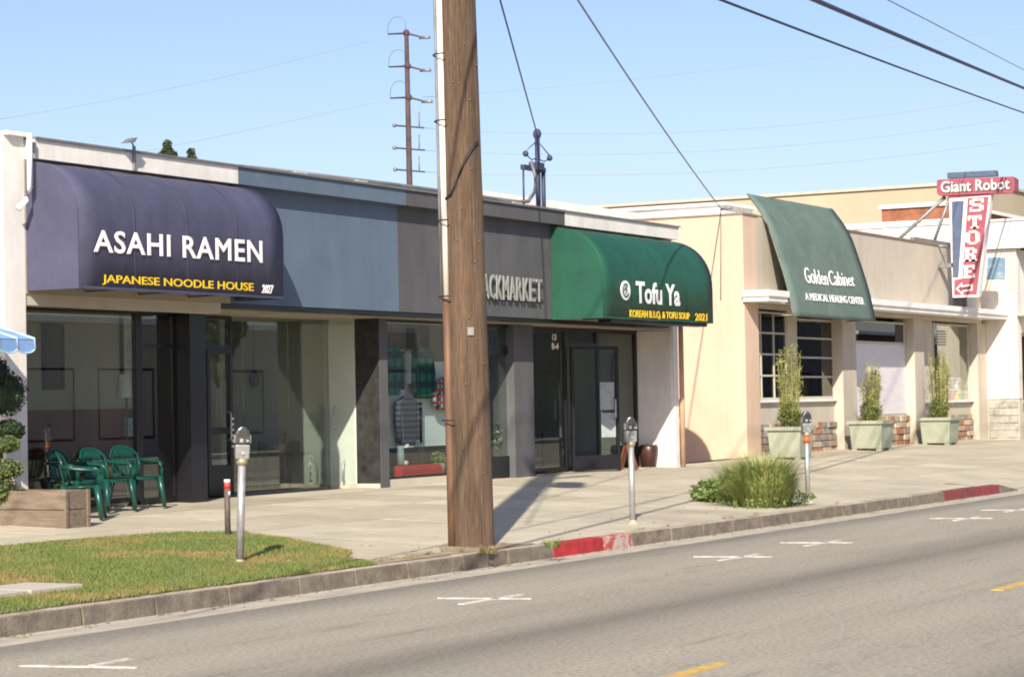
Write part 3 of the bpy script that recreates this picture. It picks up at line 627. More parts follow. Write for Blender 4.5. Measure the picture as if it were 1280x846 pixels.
garment(540,472,572,512,'red and white checked shirt hanging beside the wooden pole',mp3)
garment(503,438,513,480,'pale grey shirt hanging between the two green plaid jackets',mat('grey_cotton',(.30,.33,.32),.9,.1),sleeves=False,name='shirt')
p_ = FY(526,530,19.38); t = tag(MB().tube([(p_.x,19.38,p_.z-.3),(p_.x,19.38,p_.z+.28)], [.02,.03], 8).ball((p_.x,19.38,p_.z+.33),.03).build('umbrella', m_black), 'black furled umbrella hanging in the clothes shop window', 'umbrella')
# red plinth, boxes, shoes, flowers
a, b = XY(487,19.3), XY(541,19.3)
t = thing('display_plinth','low red display plinth at the foot of the clothes shop window','plinth',(a,19.2,ZB)); MB().box(a,19.10,ZB+.142,b,19.27,ZB+.30).build('base', mat('red_paint',(.50,.02,.02),.5,.1), t, bevel=.01); MB().box(a+.01,19.11,ZB+.302,b-.01,19.26,ZB+.315).build('top', mat('red_top',(.55,.04,.03),.5,.1), t)
for (q0,q1,yt,lb) in ((497,520,560,'dark display box with a white cap on it'),(527,562,558,'wide dark display box behind the sprig of greenery')):
    a, b = XY(q0,19.3), XY(q1,19.3); z_ = ZY(q0,yt,19.3); t = thing('display_box', lb, 'box', (a,19.29,ZB+.14)); MB().box(a,19.29,ZB+.142,b,19.49,z_-.02).build('box_body', mat('box_dark',(.05,.045,.04),.7,.2), t, bevel=.005); MB().box(a-.01,19.285,z_-.019,b+.01,19.495,z_).build('lid', mat('box_lid',(.07,.06,.055),.7,.2), t)
cx_ = XY(503,19.38); z_ = ZY(497,560,19.3)
t = thing('baseball_cap','white cap resting on the dark display box','cap',(cx_,19.39,z_)); MB().ball((cx_,19.39,z_+.02),.11,12,8,(1,1,.75)).build('crown', m_whitetrim, t); MB().prism([(cx_+.05,19.32),(cx_+.22,19.32),(cx_+.22,19.44),(cx_+.05,19.46)],2,z_+.005,z_+.02).build('visor', m_whitetrim, t)
cx_ = XY(499,19.2); t = thing('white_shoe','pale high boot standing on the red plinth','shoe',(cx_,19.19,ZB+.315)); MB().tube([(cx_,19.19,ZB+.33),(cx_,19.19,ZB+.62)],[.06,.05],10).build('shaft', mat('boot',(.35,.42,.44),.7,.1), t); MB().ball((cx_+.07,19.17,ZB+.355),.07,10,7,(1.4,.8,.6)).build('toe', m_whitetrim, t)

def leaf_cloud(mb, n_, fn, size, asp=.5, rnd=random):
    for _ in range(n_):
        c_ = Vector(fn()); a_ = Vector((rnd.gauss(0,1),rnd.gauss(0,1),rnd.gauss(0,1))).normalized(); b_ = a_.cross(Vector((rnd.gauss(0,1),rnd.gauss(0,1),rnd.gauss(0,1)))).normalized(); s_ = size*rnd.uniform(.6,1.3)
        mb.v += [tuple(c_-a_*s_), tuple(c_+b_*s_*asp), tuple(c_+a_*s_), tuple(c_-b_*s_*asp)]; n0 = len(mb.v)-4; mb.f.append((n0,n0+1,n0+2,n0+3)); mb.smooth.append(False)
def leaves(name, n_, fn, size, M, parent=None, asp=.5, kind=True):
    mb = MB(); leaf_cloud(mb, n_, fn, size, asp)
    me = bpy.data.meshes.new(name); off = OFF.get(parent.name, Vector((0,0,0))) if parent else Vector((0,0,0))
    me.from_pydata([(v[0]-off.x,v[1]-off.y,v[2]-off.z) for v in mb.v], [], mb.f); me.materials.append(M)
    o = bpy.data.objects.new(name, me); C.objects.link(o); o.parent = parent; OFF[o.name] = off
    if kind: o['kind'] = 'stuff'
    return o
def ell(c, r): 
    def g_():
        while True:
            p = [random.uniform(-1,1) for _ in range(3)]; q = sum(a*a for a in p)
            if .35 < q < 1: return (c[0]+p[0]*r[0], c[1]+p[1]*r[1], c[2]+p[2]*r[2])
    return g_
def pot_plant(name, label, cat, c, h, r, M1, M2, n_=160):
    t = thing(name, label, cat, c)
    MB().lathe([(.07,0),(.1,.01),(.12,.16),(.11,.18),(.10,.17)], c, 14).build('pot', mat('small_pot',(.3,.28,.25),.7,.1), t)
    mb = MB()
    for k in range(7): mb.tube([(c[0],c[1],c[2]+.15),(c[0]+random.uniform(-r,r),c[1]+random.uniform(-r,r)*.5,c[2]+h*.8)], .006, 5)
    mb.build('stem', M1, t); leaves('foliage', n_, ell((c[0],c[1],c[2]+h*.7),(r,r*.6,h*.35)), .05, M1, t); leaves('blossom', n_//4, ell((c[0],c[1],c[2]+h*.8),(r,r*.6,h*.25)), .035, M2, t)
fl = mat('cream_blossom',(.7,.66,.45),.8,.1)
pot_plant('potted_flowers','small potted sprig with pale blossom at the foot of the clothes window','plant',(XY(546,19.2),19.2,ZB+.14),.35,.16,m_leaf,fl,90)
pot_plant('potted_flowers','tall flowering plant behind the clothes shop door glass','plant',(XY(627,19.3),19.3,ZB+.0),1.0,.28,m_leaf,fl,160)
# tofu restaurant interior
YI2 = 21.6
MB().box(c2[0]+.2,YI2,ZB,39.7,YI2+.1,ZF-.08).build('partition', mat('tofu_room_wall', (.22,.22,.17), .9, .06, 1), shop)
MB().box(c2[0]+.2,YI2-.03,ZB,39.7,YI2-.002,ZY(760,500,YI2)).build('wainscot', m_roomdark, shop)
picture(722,440,752,470,'dark picture on the restaurant wall behind the open door',(.04,.035,.03),YI2)
table(36.6,20.2,'dark table inside the restaurant window, dishes on it',1.0)
t = thing('dish', 'pale dish of food on the table in the restaurant window', 'dish', (36.5,20.15,ZB+.75)); MB().lathe([(.001,.752),(.08,.752),(.16,.79),(.155,.80),(.08,.765),(.001,.765)], (36.5,20.15,ZB), 16).build('plate', m_whitetrim, t); MB().ball((36.5,20.15,ZB+.80),.08,8,6,(1,1,.4)).build('food', mat('food',(.55,.5,.15),.8,.3,20), t)
# wooden sign plus pots in the white recess
a = XY(806,19.05)
t = thing('terracotta_pot', 'brown glazed pot by the white return wall of the restaurant', 'pot', (a,19.0,ZB-.03)); MB().lathe([(.10,0),(.13,.02),(.18,.28),(.19,.42),(.16,.46),(.15,.43)], (a,19.0,ZB-.03), 18).build('body', mat('brown_glaze',(.07,.030,.02),.35,.25,6), t); MB().lathe([(.155,.42),(.001,.42)], (a,19.0,ZB-.03), 18).build('soil', m_soil, t)
a = XY(783,18.75); t = thing('sandwich_board', 'small red-brown folding board outside the restaurant door', 'sign', (a,18.75,ZB))
for s_ in (-1,1): MB().hexa([(a-.10,18.75+s_*.16-.012,ZB+.01),(a+.10,18.75+s_*.16-.012,ZB+.01),(a+.10,18.75+s_*.16+.012,ZB+.01),(a-.10,18.75+s_*.16+.012,ZB+.01),(a-.10,18.75+s_*.02-.012,ZB+.45),(a+.10,18.75+s_*.02-.012,ZB+.45),(a+.10,18.75+s_*.02+.012,ZB+.45),(a-.10,18.75+s_*.02+.012,ZB+.45)]).build('panel', mat('red_brown_board',(.22,.07,.035),.6,.2), t)

# ================================================================== barrel awnings
def barrel(label, name, X0, X1, yb, yf, zt_, zk, zb, M, bodyM=None):
    t = thing(name, label, 'awning', ((X0+X1)/2, yb, zb))
    N = 14; prof = [(yb-.002, zb)]; arc = []
    for i in range(N+1):
        a_ = math.pi/2*i/N; arc.append((yb-(yb-yf)*math.sin(a_)**.95, zk+(zt_-zk)*max(0,math.cos(a_))**.9))
    mb = MB(); pts = arc+[(yf, zb)]
    nx_ = max(6, int((X1-X0)/.35)); vs = []; fs = []
    for i in range(nx_+1):
        X = X0+(X1-X0)*i/nx_
        for j, (y_, z_) in enumerate(pts):
            sag = .012*math.sin(i*math.pi/2.0)**2 if 0 < j < len(pts)-1 and 0 < i < nx_ else 0
            vs.append((X, y_+sag, z_-sag*.5))
    n_ = len(pts)
    for i in range(nx_):
        for j in range(n_-1): fs.append((i*n_+j, i*n_+j+1, (i+1)*n_+j+1, (i+1)*n_+j))
    mb.add(vs, fs, True)
    cn = mb.build('canopy', M, t)
    sd = cn.modifiers.new('thickness','SOLIDIFY'); sd.thickness = .01
    for k in range(1,4):
        X = X0+(X1-X0)*k/4
        sv = [(X+dx, y_-ny_, z_+ny_*.4) for (y_, z_) in arc+[(yf,zb)] for dx, ny_ in ((-.012,.003),(.012,.003))]
        MB().add(sv, [(2*i,2*i+1,2*i+3,2*i+2) for i in range(len(sv)//2-1)], True).build('seam', M, t).modifiers.new('thickness','SOLIDIFY').thickness = .004
    MB().box(X0,yf-.006,zb,X1,yf-.002,zb+.035).build('hem', M, t)
    for X, s_ in ((X0,-1),(X1,1)):
        poly_ = [(y_, z_) for y_, z_ in pts]+[(yb, zb)]
        MB().prism(poly_, 0, X-s_*.002, X+s_*.008).build('end_panel', M, t)
    fr = MB()
    for k in range(5):
        X = X0+.02+(X1-X0-.04)*k/4
        fr.tube([(X, y_+.03, z_-.03) for y_, z_ in arc]+[(X,yf+.03,zb+.03),(X,yb,zb+.03)], .014, 6)
    fr.tube([(X0,yf+.03,zb+.03),(X1,yf+.03,zb+.03)], .014, 6); fr.build('frame', m_pipe, t)
    return t
aw1 = barrel('purple barrel awning over the noodle shop with white and yellow lettering','barrel_awning',21.36,25.62,YF-.004,17.70,4.69,3.95,3.13,m_purple)
YQ = 17.69
def zat(px_, py_, Y=YQ): return ZY(px_,py_,Y)
def word(parent, M, body, px0, ptop0, pbot0, px1, ptop1, pbot1, Y, name='lettering', **k):
    return lettering(name, parent, M, body, on_front(XY(px0,Y,(ptop0+pbot0)/2),XY(px1,Y,(ptop1+pbot1)/2),zat(px0,pbot0,Y),zat(px0,ptop0,Y),Y,zat(px1,pbot1,Y),zat(px1,ptop1,Y)), **k)
word(aw1, m_whiteprint, 'ASAHI RAMEN', 117,287,315, 328,301,329, YQ-.005, bold=.024, thick=.004, spacing=1.1)
word(aw1, m_yellow, 'JAPANESE NOODLE HOUSE', 128,343,356, 317,354,367, YQ-.005, bold=.018, thick=.004)
word(aw1, m_whiteprint, '2027', 327,355.5,366.5, 342,356.5,367.5, YQ-.005, bold=.03, thick=.004, shear=.3)
aw2 = barrel('dark green barrel awning over the tofu restaurant with white lettering','barrel_awning',34.84,39.42,YF-.004,17.52,4.68,3.72,3.09,m_green)
YQ2 = 17.51
word(aw2, m_whiteprint, 'Tofu Ya', 795,351,379, 850,356,383, YQ2-.005, bold=.035, thick=.004)
word(aw2, m_yellow, 'KOREAN B.B.Q. & TOFU SOUP', 787,387,398, 862,391,401, YQ2-.005, bold=.03, thick=.004)
word(aw2, m_yellow, '2021', 869,391.5,401, 884,392,401.5, YQ2-.005, bold=.03, thick=.004)
ec = FY(781.5,363,YQ2-.005); ex = XY(789.5,YQ2)-ec.x; ez = .17
MB().prism([(ec.x+ex*math.cos(a), ec.z+ez*math.sin(a)) for a in [2*math.pi*i/24 for i in range(24)]], 1, YQ2-.015, YQ2-.004).build('emblem', m_whiteprint, aw2)
mb = MB()
def arcpts(a0, a1, rx, rz, n_=8): return [(ec.x+rx*math.cos(math.radians(a0+(a1-a0)*i/n_)), YQ2-.018, ec.z+rz*math.sin(math.radians(a0+(a1-a0)*i/n_))) for i in range(n_+1)]
mb.tube(arcpts(60,330,ex*.62,ez*.66), .014, 6); mb.tube([(ec.x-ex*.2,YQ2-.018,ec.z+ez*.3),(ec.x+ex*.25,YQ2-.018,ec.z),(ec.x-ex*.1,YQ2-.018,ec.z-ez*.35)], .014, 6); mb.tube([(ec.x-ex*.35,YQ2-.018,ec.z),(ec.x+ex*.3,YQ2-.018,ec.z+ez*.45)], .012, 6)
mb.build('emblem_mark', mat('dark_green_print',(.01,.06,.04),.6), aw2)
MB().box(XY(772,YQ2),YQ2+.1,3.03,39.35,YQ2+.35,3.085).build('light_box', m_black, aw2)
# raised letters on the charcoal fascia
blm = thing('fascia_sign','raised pale letters reading BLACKMARKET on the charcoal fascia','sign',(30.9,YF,3.3))
wordb = 'BLACKMARKET'; 
for i, ch in enumerate(wordb):
    xl = 603.5+(i-2)*8.3; t0 = 342+(i-2)*.85; b0 = 373+(i-2)*.5
    Y = YF-.05
    lettering('letter', blm, m_letter, ch, on_front(XY(xl,Y,360),XY(xl+6.9,Y,360),zat(xl,b0,Y),zat(xl,t0,Y),Y), thick=.02, bold=.0)
MB().box(XY(587,YF),YF-.045,3.42,XY(678,YF),YF-.002,3.46).build('rail', m_charcoal, blm)

# roof equipment on the shop row
pipe_y = YF+.12; 
t = thing('roof_conduit','grey conduit lying along the roof edge of the blue and charcoal sections','pipe',(26,pipe_y,5.05))
pz = 5.06; pe = XY(671,pipe_y,250)-.05
MB().tube([(26.2,pipe_y,pz-.04),(30,pipe_y,pz),(pe-.6,pipe_y,pz),(pe-.25,pipe_y,pz+.04),(pe-.05,pipe_y,pz+.2),(pe+.02,pipe_y,pz+.5),(pe+.05,pipe_y+.1,pz+.75)], .033, 8).build('pipe', m_pipe, t)
for X in (27,28.6,31.5,33.4): MB().box(X,YF-.08,ZT+.036,X+.30,YF+.08,pz-.045).build('bracket', m_whitetrim, t)
YM = 18.9; xm = XY(672,YM,200)
t = thing('service_mast','steel electrical service mast with weatherhead on the shop roof','service mast',(xm,YM,4.8))
zz = lambda y_, x_=672: ZY(x_, y_, YM)
MB().tube([(xm,YM,4.8),(xm,YM,zz(172))], .045, 10).build('mast', m_bluew, t)
MB().ball((xm,YM,zz(168)), .075, 10, 8, (1,1,1.3)).build('weatherhead', m_bluew, t)
xl_, xr_ = XY(653,YM,210), XY(680,YM,215); 
MB().box(xl_,YM-.04,zz(215),xr_,YM+.04,zz(209)).build('crossbeam', m_bluew, t)
MB().tube([(xr_-.03,YM,4.8),(xr_-.03,YM,zz(212))], .04, 8).build('post', m_bluew, t); MB().tube([(xl_+.03,YM,4.95),(xl_+.03,YM,zz(212))], .018, 8).build('post', m_bluew, t)
MB().box(xm-.18,YM-.08,zz(213),xm+.1,YM+.08,zz(204)).build('junction_box', m_bluew, t)
for s_, q in ((-1,657),(1,687)):
    xx = XY(q,YM,195); MB().tube([(xm,YM,zz(176)),(xx,YM,zz(192))], .012, 6).build('brace', m_pipe, t); MB().ball((xx,YM,zz(195)), .055, 8, 6).build('insulator', m_bluew, t); MB().tube([(xx,YM,zz(196)),((xx+xm)/2,YM,zz(201)),(xm,YM,zz(198))], .010, 6).build('wire_loop', m_blackw, t)
t = thing('roof_spotlight','small spotlight on a thin arm above the white parapet','light',(XY(168,YF,190),YF-.2,ZC))
xx = XY(169,YF-.2,200); MB().box(xx-.015,YF-.2,ZC+.0,xx+.015,YF-.165,ZT+.08).build('arm', m_pipe, t); MB().tube([(xx,YF-.18,ZT+.08),(xx-.08,YF-.2,ZT+.14),(xx-.22,YF-.3,ZT+.12)], .012, 6).build('neck', m_pipe, t); MB().prism([(xx-.32,ZT+.08),(xx-.18,ZT+.10),(xx-.12,ZT+.17),(xx-.2,ZT+.15)],1,YF-.34,YF-.22).build('lamp_head', m_pipe, t)
t = thing('wall_downpipe','white downpipe bent round the corner beside the purple awning','pipe',(21.3,18.4,4.5))
dp = FY(29,180,18.4); MB().tube([(dp.x,18.3,5.0),(dp.x,18.3,4.35),(dp.x-.06,18.32,4.2),(dp.x-.16,18.36,4.08)], .035, 8).build('pipe', m_whitetrim, t); MB().box(dp.x+.04,18.30,4.78,dp.x+.12,18.36,4.9).build('bracket', m_pipe, t)

# ================================================================== neighbour at the left: blue scalloped awning
nb = thing('left_neighbour_building','grey-white neighbouring shop wall at the far left edge','building',(14,19.6,.3)); MB().box(10,19.6,.1,20.94,30,4.4).build('wall', m_white, nb); MB().box(9.95,19.5,4.4,20.94,30,4.5).build('coping', m_whitetrim, nb)
t = thing('scalloped_awning','sky blue canvas awning with scalloped valance at the left edge','awning',(18,18.5,2.3))
ax1 = 20.5; yA0, yA1 = 18.75, 17.66; zA1 = 2.51; zA0 = 2.83
n_ = 17
for k in range(n_):
    a = ax1-.30*(k+1); b = ax1-.30*k
    MB().add([(a,yA0,zA0),(b,yA0,zA0),(b,yA1,zA1),((a+b)/2,yA1,zA1-.004),(a,yA1,zA1),(a,yA0,zA0-.012),(b,yA0,zA0-.012),(b,yA1+.005,zA1-.012),(a,yA1+.005,zA1-.012)],[(0,1,2,3,4),(5,8,7,6),(0,5,6,1),(1,6,7,2),(2,7,8,4,3),(4,8,5,0)]).build('canvas_strip', m_bluecan, t)
    sc = [(a,zA1-.014)]+[(a+.15-.15*math.cos(math.pi*i/8), zA1-.11-.055*math.sin(math.pi*i/8)) for i in range(9)]+[(b,zA1-.014)]
    MB().prism(sc, 1, yA1, yA1+.008).build('scallop', m_bluecan, t); MB().tube([(p_[0],yA1-.004,p_[1]) for p_ in sc[1:-1]], .009, 5).build('piping', mat('pale_piping',(.46,.56,.72),.7), t)
for k in range(n_+1):
    a = ax1-.30*k; MB().tube([(a,yA0,zA0+.006),(a,yA1-.006,zA1+.006),(a,yA1-.006,zA1-.11)], .014, 6).build('seam', mat('pale_piping',(.46,.56,.72),.7), t)
MB().prism([(yA0,zA0-.013),(yA1+.012,zA1-.015),(yA1+.012,zA1-.13),(yA0,zA1-.13)],0,ax1-.01,ax1).build('side_flap', m_bluecan, t)

# topiary with clipped pads and its wooden planter
tp = FG(83,661,.34)
pb = thing('wooden_planter_box','long weathered wooden planter box beside the green chairs','planter',(tp.x,tp.y,zs(tp.x,tp.y)))
zb_ = zs(tp.x,tp.y)-.01; X0, X1, Y0, Y1 = tp.x-.0, tp.x+.42, tp.y, tp.y+1.75; H_ = .44
for k in range(2):
    z0 = zb_+k*H_/2+.004; z1 = zb_+(k+1)*H_/2-.004
    MB().box(X0,Y0+.03,z0,X0+.04,Y1,z1).build('plank', m_plank, pb, bevel=.004); MB().box(X1-.04,Y0+.03,z0,X1,Y1,z1).build('plank', m_plank, pb, bevel=.004); MB().box(X0+.041,Y1-.04,z0,X1-.041,Y1-.002,z1).build('plank', m_plank, pb)
    MB().box(X0+.045,Y0+.02,z0,X1-.045,Y0+.055,z1).build('plank', m_plank, pb, bevel=.004)
for xx in (X0-.004,X1-.04): MB().box(xx,Y0-.002,zb_,xx+.044,Y0+.028,zb_+H_+.003).build('corner_board', m_plank, pb)
MB().box(X0+.041,Y0+.056,zb_+.05,X1-.041,Y1-.041,zb_+H_-.05).build('soil', m_soil, pb)
tx, ty = FX(2,600,tp.x+.2).x, FX(2,600,tp.x+.2).y
tc = thing('cloud_topiary','cloud-pruned shrub with shade-dark upper pads rising from the wooden planter box','shrub',(tx,ty,zb_+.3))
mb = MB().tube([(tx,ty,zb_+.3),(tx+.02,ty+.03,1.2),(tx,ty+.06,1.7)], [.04,.03,.02], 8)
pads = []
for px_, py_, dx, rx, rz in ((7,555,-.12,.17,.10),(8,586,-.1,.20,.12),(2,612,-.16,.20,.15),(6,492,.12,.27,.28),(10,538,.14,.20,.13),(-8,470,0,.2,.25)):
    p = FX(px_,py_,tx+dx); pads.append((p,rx,rz)); mb.tube([(tx,ty+.03,p.z-.05),(p.x,p.y,p.z-.02)], .015, 6)
mb.build('trunk', mat('bark',(.09,.06,.04),.9,.2), tc)
for i, (p, rx, rz) in enumerate(pads):
    shaded = i in (3,4,5)  # upper pads get darker leaves, their shade put into the colour
    MB().ball(p, rx*.82, 12, 8, (1,1,rz/rx)).build('pad_core', m_leafd, tc)
    leaves('leaf_pad', 900 if not shaded else 1400, ell(p,(rx,rx,rz)), .022, m_leafd if shaded else m_leafy, tc)

# ================================================================== green resin chairs
def chair_mesh(label, loc, rz, first=None):
    if first is not None:
        c = copy_tree(first); c.location = loc; c.rotation_euler = (0,0,rz); c['label'] = label; return c
    t = thing('plastic_chair', label, 'chair', (0,0,0), 0, 'green plastic chairs in front of the noodle shop')
    L_ = dict(local=True); M = m_chair
    # local: sitter faces -Y, seat centre at origin
    vs = []; fs = []; nu, nv = 8, 8
    for i in range(nu+1):
        for j in range(nv+1):
            u = i/nu*2-1; v = j/nv*2-1; wv = .24-.02*v
            vs.append((u*wv, v*.22, .43-.018*(1-u*u)*(1-v*v)-(.02*max(0,-v-.6)/.4)+.0))
    for i in range(nu):
        for j in range(nv): fs.append((i*(nv+1)+j,(i+1)*(nv+1)+j,(i+1)*(nv+1)+j+1,i*(nv+1)+j+1))
    o = MB().add(vs, fs, True).build('seat', M, t, **L_); sd = o.modifiers.new('thickness','SOLIDIFY'); sd.thickness = .012
    MB().tube([(-.26,-.20,.42),(0,-.235,.405),(.26,-.20,.42)], .018, 8).tube([(-.25,-.2,.42),(-.235,.2,.42)], .016, 8).tube([(.25,-.2,.42),(.235,.2,.42)], .016, 8).build('seat_rim', M, t, **L_)
    # back: rails, slats, arched top
    bk = MB(); 
    def B(x, z): return (x, .22+(z-.43)*.24+.05*(abs(x)/.25)**2*-1.2, z)
    arch = [B(-.23,.5),B(-.255,.62),B(-.25,.74),B(-.19,.81),B(-.10,.85),B(0,.86),B(.10,.85),B(.19,.81),B(.25,.74),B(.255,.62),B(.23,.5)]
    bk.tube(arch, .019, 8); bk.tube([B(-.235,.47),B(0,.455),B(.235,.47)], .018, 8)
    bk.build('back_frame', M, t, **L_)
    tb = []; 
    mb = MB(); 
    pts = [(-.235,.70),(-.245,.75),(-.18,.805),(-.09,.84),(0,.85),(.09,.84),(.18,.805),(.245,.75),(.235,.70)]
    v2 = [B(*p) for p in pts]; v3 = [B(x_, .70) for x_, _ in pts]
    mb.add(v2+v3, [(i,i+1,len(pts)+i+1,len(pts)+i) for i in range(len(pts)-1)], True); o = mb.build('headrest', M, t, **L_); o.modifiers.new('thickness','SOLIDIFY').thickness = .012
    for k in range(6):
        x_ = -.19+.076*k; mb = MB().hexa([ (B(x_-.021*s0,z_)[0], B(x_,z_)[1]+dy, z_) for z_ in (.46,) for s0, dy in ((1,-.005),(-1,-.005),(-1,.005),(1,.005))]+[(B((x_*1.12)-.021*s0,z_)[0], B(x_*1.12,z_)[1]+dy, z_) for z_ in (.72,) for s0, dy in ((1,-.005),(-1,-.005),(-1,.005),(1,.005))])
        mb.build('slat', M, t, **L_)
    for s_ in (-1,1):
        MB().tube([(s_*.25,.24,.68),(s_*.285,.13,.66),(s_*.295,-.02,.645),(s_*.29,-.16,.64),(s_*.28,-.215,.61),(s_*.27,-.225,.54),(s_*.262,-.22,.45)], [.024,.032,.036,.036,.034,.030,.030], 8, sq=.7).build('armrest', M, t, **L_)
        MB().tube([(s_*.252,-.20,.44),(s_*.275,-.235,.2),(s_*.29,-.26,0)], [.048,.036,.026], 8).build('leg', M, t, **L_)
        MB().tube([(s_*.23,.21,.44),(s_*.25,.26,.2),(s_*.265,.30,0)], [.046,.034,.025], 8).build('leg', M, t, **L_)
    t.location = loc; t.rotation_euler = (0,0,rz); t.scale = (.93,.93,.93); return t
def cl(px_, py_, z_=.40):
    p = FG(px_,py_,z_); return p
c_3 = (XY(178,18.98),18.98); c_2 = (XY(138,18.72),18.72)
def gz(x_, y_): return (x_, y_, zs(x_, y_)+.004)
ch1 = chair_mesh('green plastic chair farthest right of the group, back against the shop window', gz(XY(170,18.68,600),18.68), math.radians(-8))
chair_mesh('green plastic chair in the middle, its arm towards the planter box', gz(XY(133,18.52,600),18.52), math.radians(0), ch1)
chair_mesh('green plastic chair at the left end behind the nearest one', gz(XY(92,18.62,600),18.62), math.radians(8), ch1)
chair_mesh('nearest green plastic chair with its slatted back to the planter box', gz(XY(103,17.85,620),17.85), math.radians(35), ch1)

# ================================================================== wooden utility pole
bp_ = FG(592,684,.155); bx_, by_ = bp_.x, bp_.y
dirt = MB(); top_ = []; bot_ = []
for i in range(41):
    X = 17.9+i*.095; k_ = math.sin(math.pi*i/40)
    bot_.append((X,11.775,zs(X,11.775)+.006)); y_ = 11.80+.05+k_*(.22+.10*math.sin(X*9)+.06*random.random())
    if abs(X-bx_) < .55: y_ = max(y_, by_+.05+.28*math.cos((X-bx_)/.55*1.5))
    top_.append((X,y_,zs(X,y_)+.006))
dirt.add(bot_+top_, [(i,i+1,42+i,41+i) for i in range(40)])
tag(dirt.build('dirt_strip', mat('dusty_soil',(.40,.31,.21),1,.3,9,.6,60,col2=(.26,.19,.12),fine=.3), None), kind='structure')
up = thing('utility_pole','thick brown wooden utility pole standing at the kerb','utility pole',(bx_,by_,.15))
topc = FY(572,0,by_+.02)
axis = (Vector((topc.x,topc.y,topc.z))-Vector((bx_,by_,.15)))
def pp(z_): k = (z_-.15)/axis.z; return Vector((bx_,by_,.15))+axis*k
zl = [.1,.4,1.2,2.4,3.6,4.8,6,8,10,12]
mb = MB(); vs = []; fs = []; SEG = 28
for zi, z_ in enumerate(np.linspace(.1,12,60)):
    c_ = pp(z_); r_ = .225-.0055*z_
    for k in range(SEG):
        a = 2*math.pi*k/SEG; rr = r_*(1+.012*math.sin(k*3.7+z_*.3)+.006*random.uniform(-1,1)); vs.append((c_.x+rr*math.cos(a), c_.y+rr*math.sin(a), z_))
for i in range(59):
    for k in range(SEG): k2 = (k+1) % SEG; fs.append((i*SEG+k,i*SEG+k2,(i+1)*SEG+k2,(i+1)*SEG+k))
mb.add(vs, fs, True); mb.build('pole_shaft', m_wood, up)
# riser guard on the left flank as seen from the road
gdir = Vector((-_r.x,-_r.y,0)).normalized(); gd2 = (gdir*0.93+Vector((-_f.x,-_f.y,0)).normalized()*.36).normalized()
zsplit = 2.78
def gp(z_, off=0): c_ = pp(z_); r_ = .225-.0055*z_; return c_+gd2*(r_+.012+off)
MB().tube([gp(z_) for z_ in (.12,.9,1.8,zsplit)], .045, 12).build('riser_guard', m_rust, up)
MB().tube([gp(z_) for z_ in (zsplit,4,6,9,12)], .036, 12).build('riser_guard', m_pvc, up)
MB().tube([gp(z_,.018)+Vector((-.02,.03,0)) for z_ in (zsplit-.05,4,6,9,12)], .014, 8).build('riser_conduit', m_pipe, up)
for z_ in (zsplit+.02, 3.6, 4.65, 5.35, 1.5):
    c_ = pp(z_); r_ = .232-.0055*z_
    ring = [(c_.x+gd2.x*.045*(math.cos(a)+1)*.9+r_*math.cos(a+math.atan2(gd2.y,gd2.x)), c_.y+gd2.y*.045*(math.cos(a)+1)*.9+r_*math.sin(a+math.atan2(gd2.y,gd2.x)), z_) for a in [(-.75+1.5*i/14) for i in range(15)]]
    MB().tube(ring, .008, 5).build('strap', m_blackw, up)
# black tube standing in for a wire's shadow across the shaft
fd = Vector((-_f.x,-_f.y,0)).normalized()
def onp(px_, py_):
    p = FY(px_,py_,by_); c_ = pp(p.z); r_ = .228-.0055*p.z; lat = (p-c_).dot(Vector((_r.x,_r.y,0)).normalized()); lat = max(-r_,min(r_,lat)); return c_+Vector((_r.x,_r.y,0)).normalized()*lat+fd*(math.sqrt(max(0,r_*r_-lat*lat))+.014)
MB().tube([onp(*q) for q in ((598,183),(592,189),(584,200),(575,217),(569,232),(563,242),(556,246))], .014, 6).build('cable', m_blackw, up)
for q in ((574,107),(596,88),(566,103),(606,455),(588,130),(594,330),(581,60),(590,215),(577,262),(600,305),(572,300),(587,398),(598,520),(579,560),(605,590),(583,480)):
    MB().ball(onp(*q), .008, 6, 5).build('staple', m_pipe, up)
MB().add([onp(585,410)+fd*.006,onp(593,410)+fd*.006,onp(593,420)+fd*.006,onp(585,420)+fd*.006],[(0,1,2,3)]).build('metal_tag', m_head, up).modifiers.new('thickness','SOLIDIFY').thickness = .003
# crossarms and transformer high on the pole, out of frame above
for z_, l_ in ((11.4,1.25),(10.2,1.1)):
    c_ = pp(z_); MB().box(c_.x-l_,c_.y-.30,z_-.06,c_.x+l_,c_.y-.19,z_+.06).build('crossarm', m_wood, up)
c_ = pp(8.6); MB().lathe([(.001,8.1),(.24,8.1),(.26,8.15),(.26,8.95),(.22,9.02),(.001,9.02)], (c_.x+.3,c_.y-.38,0), 16).build('transformer', m_head, up)

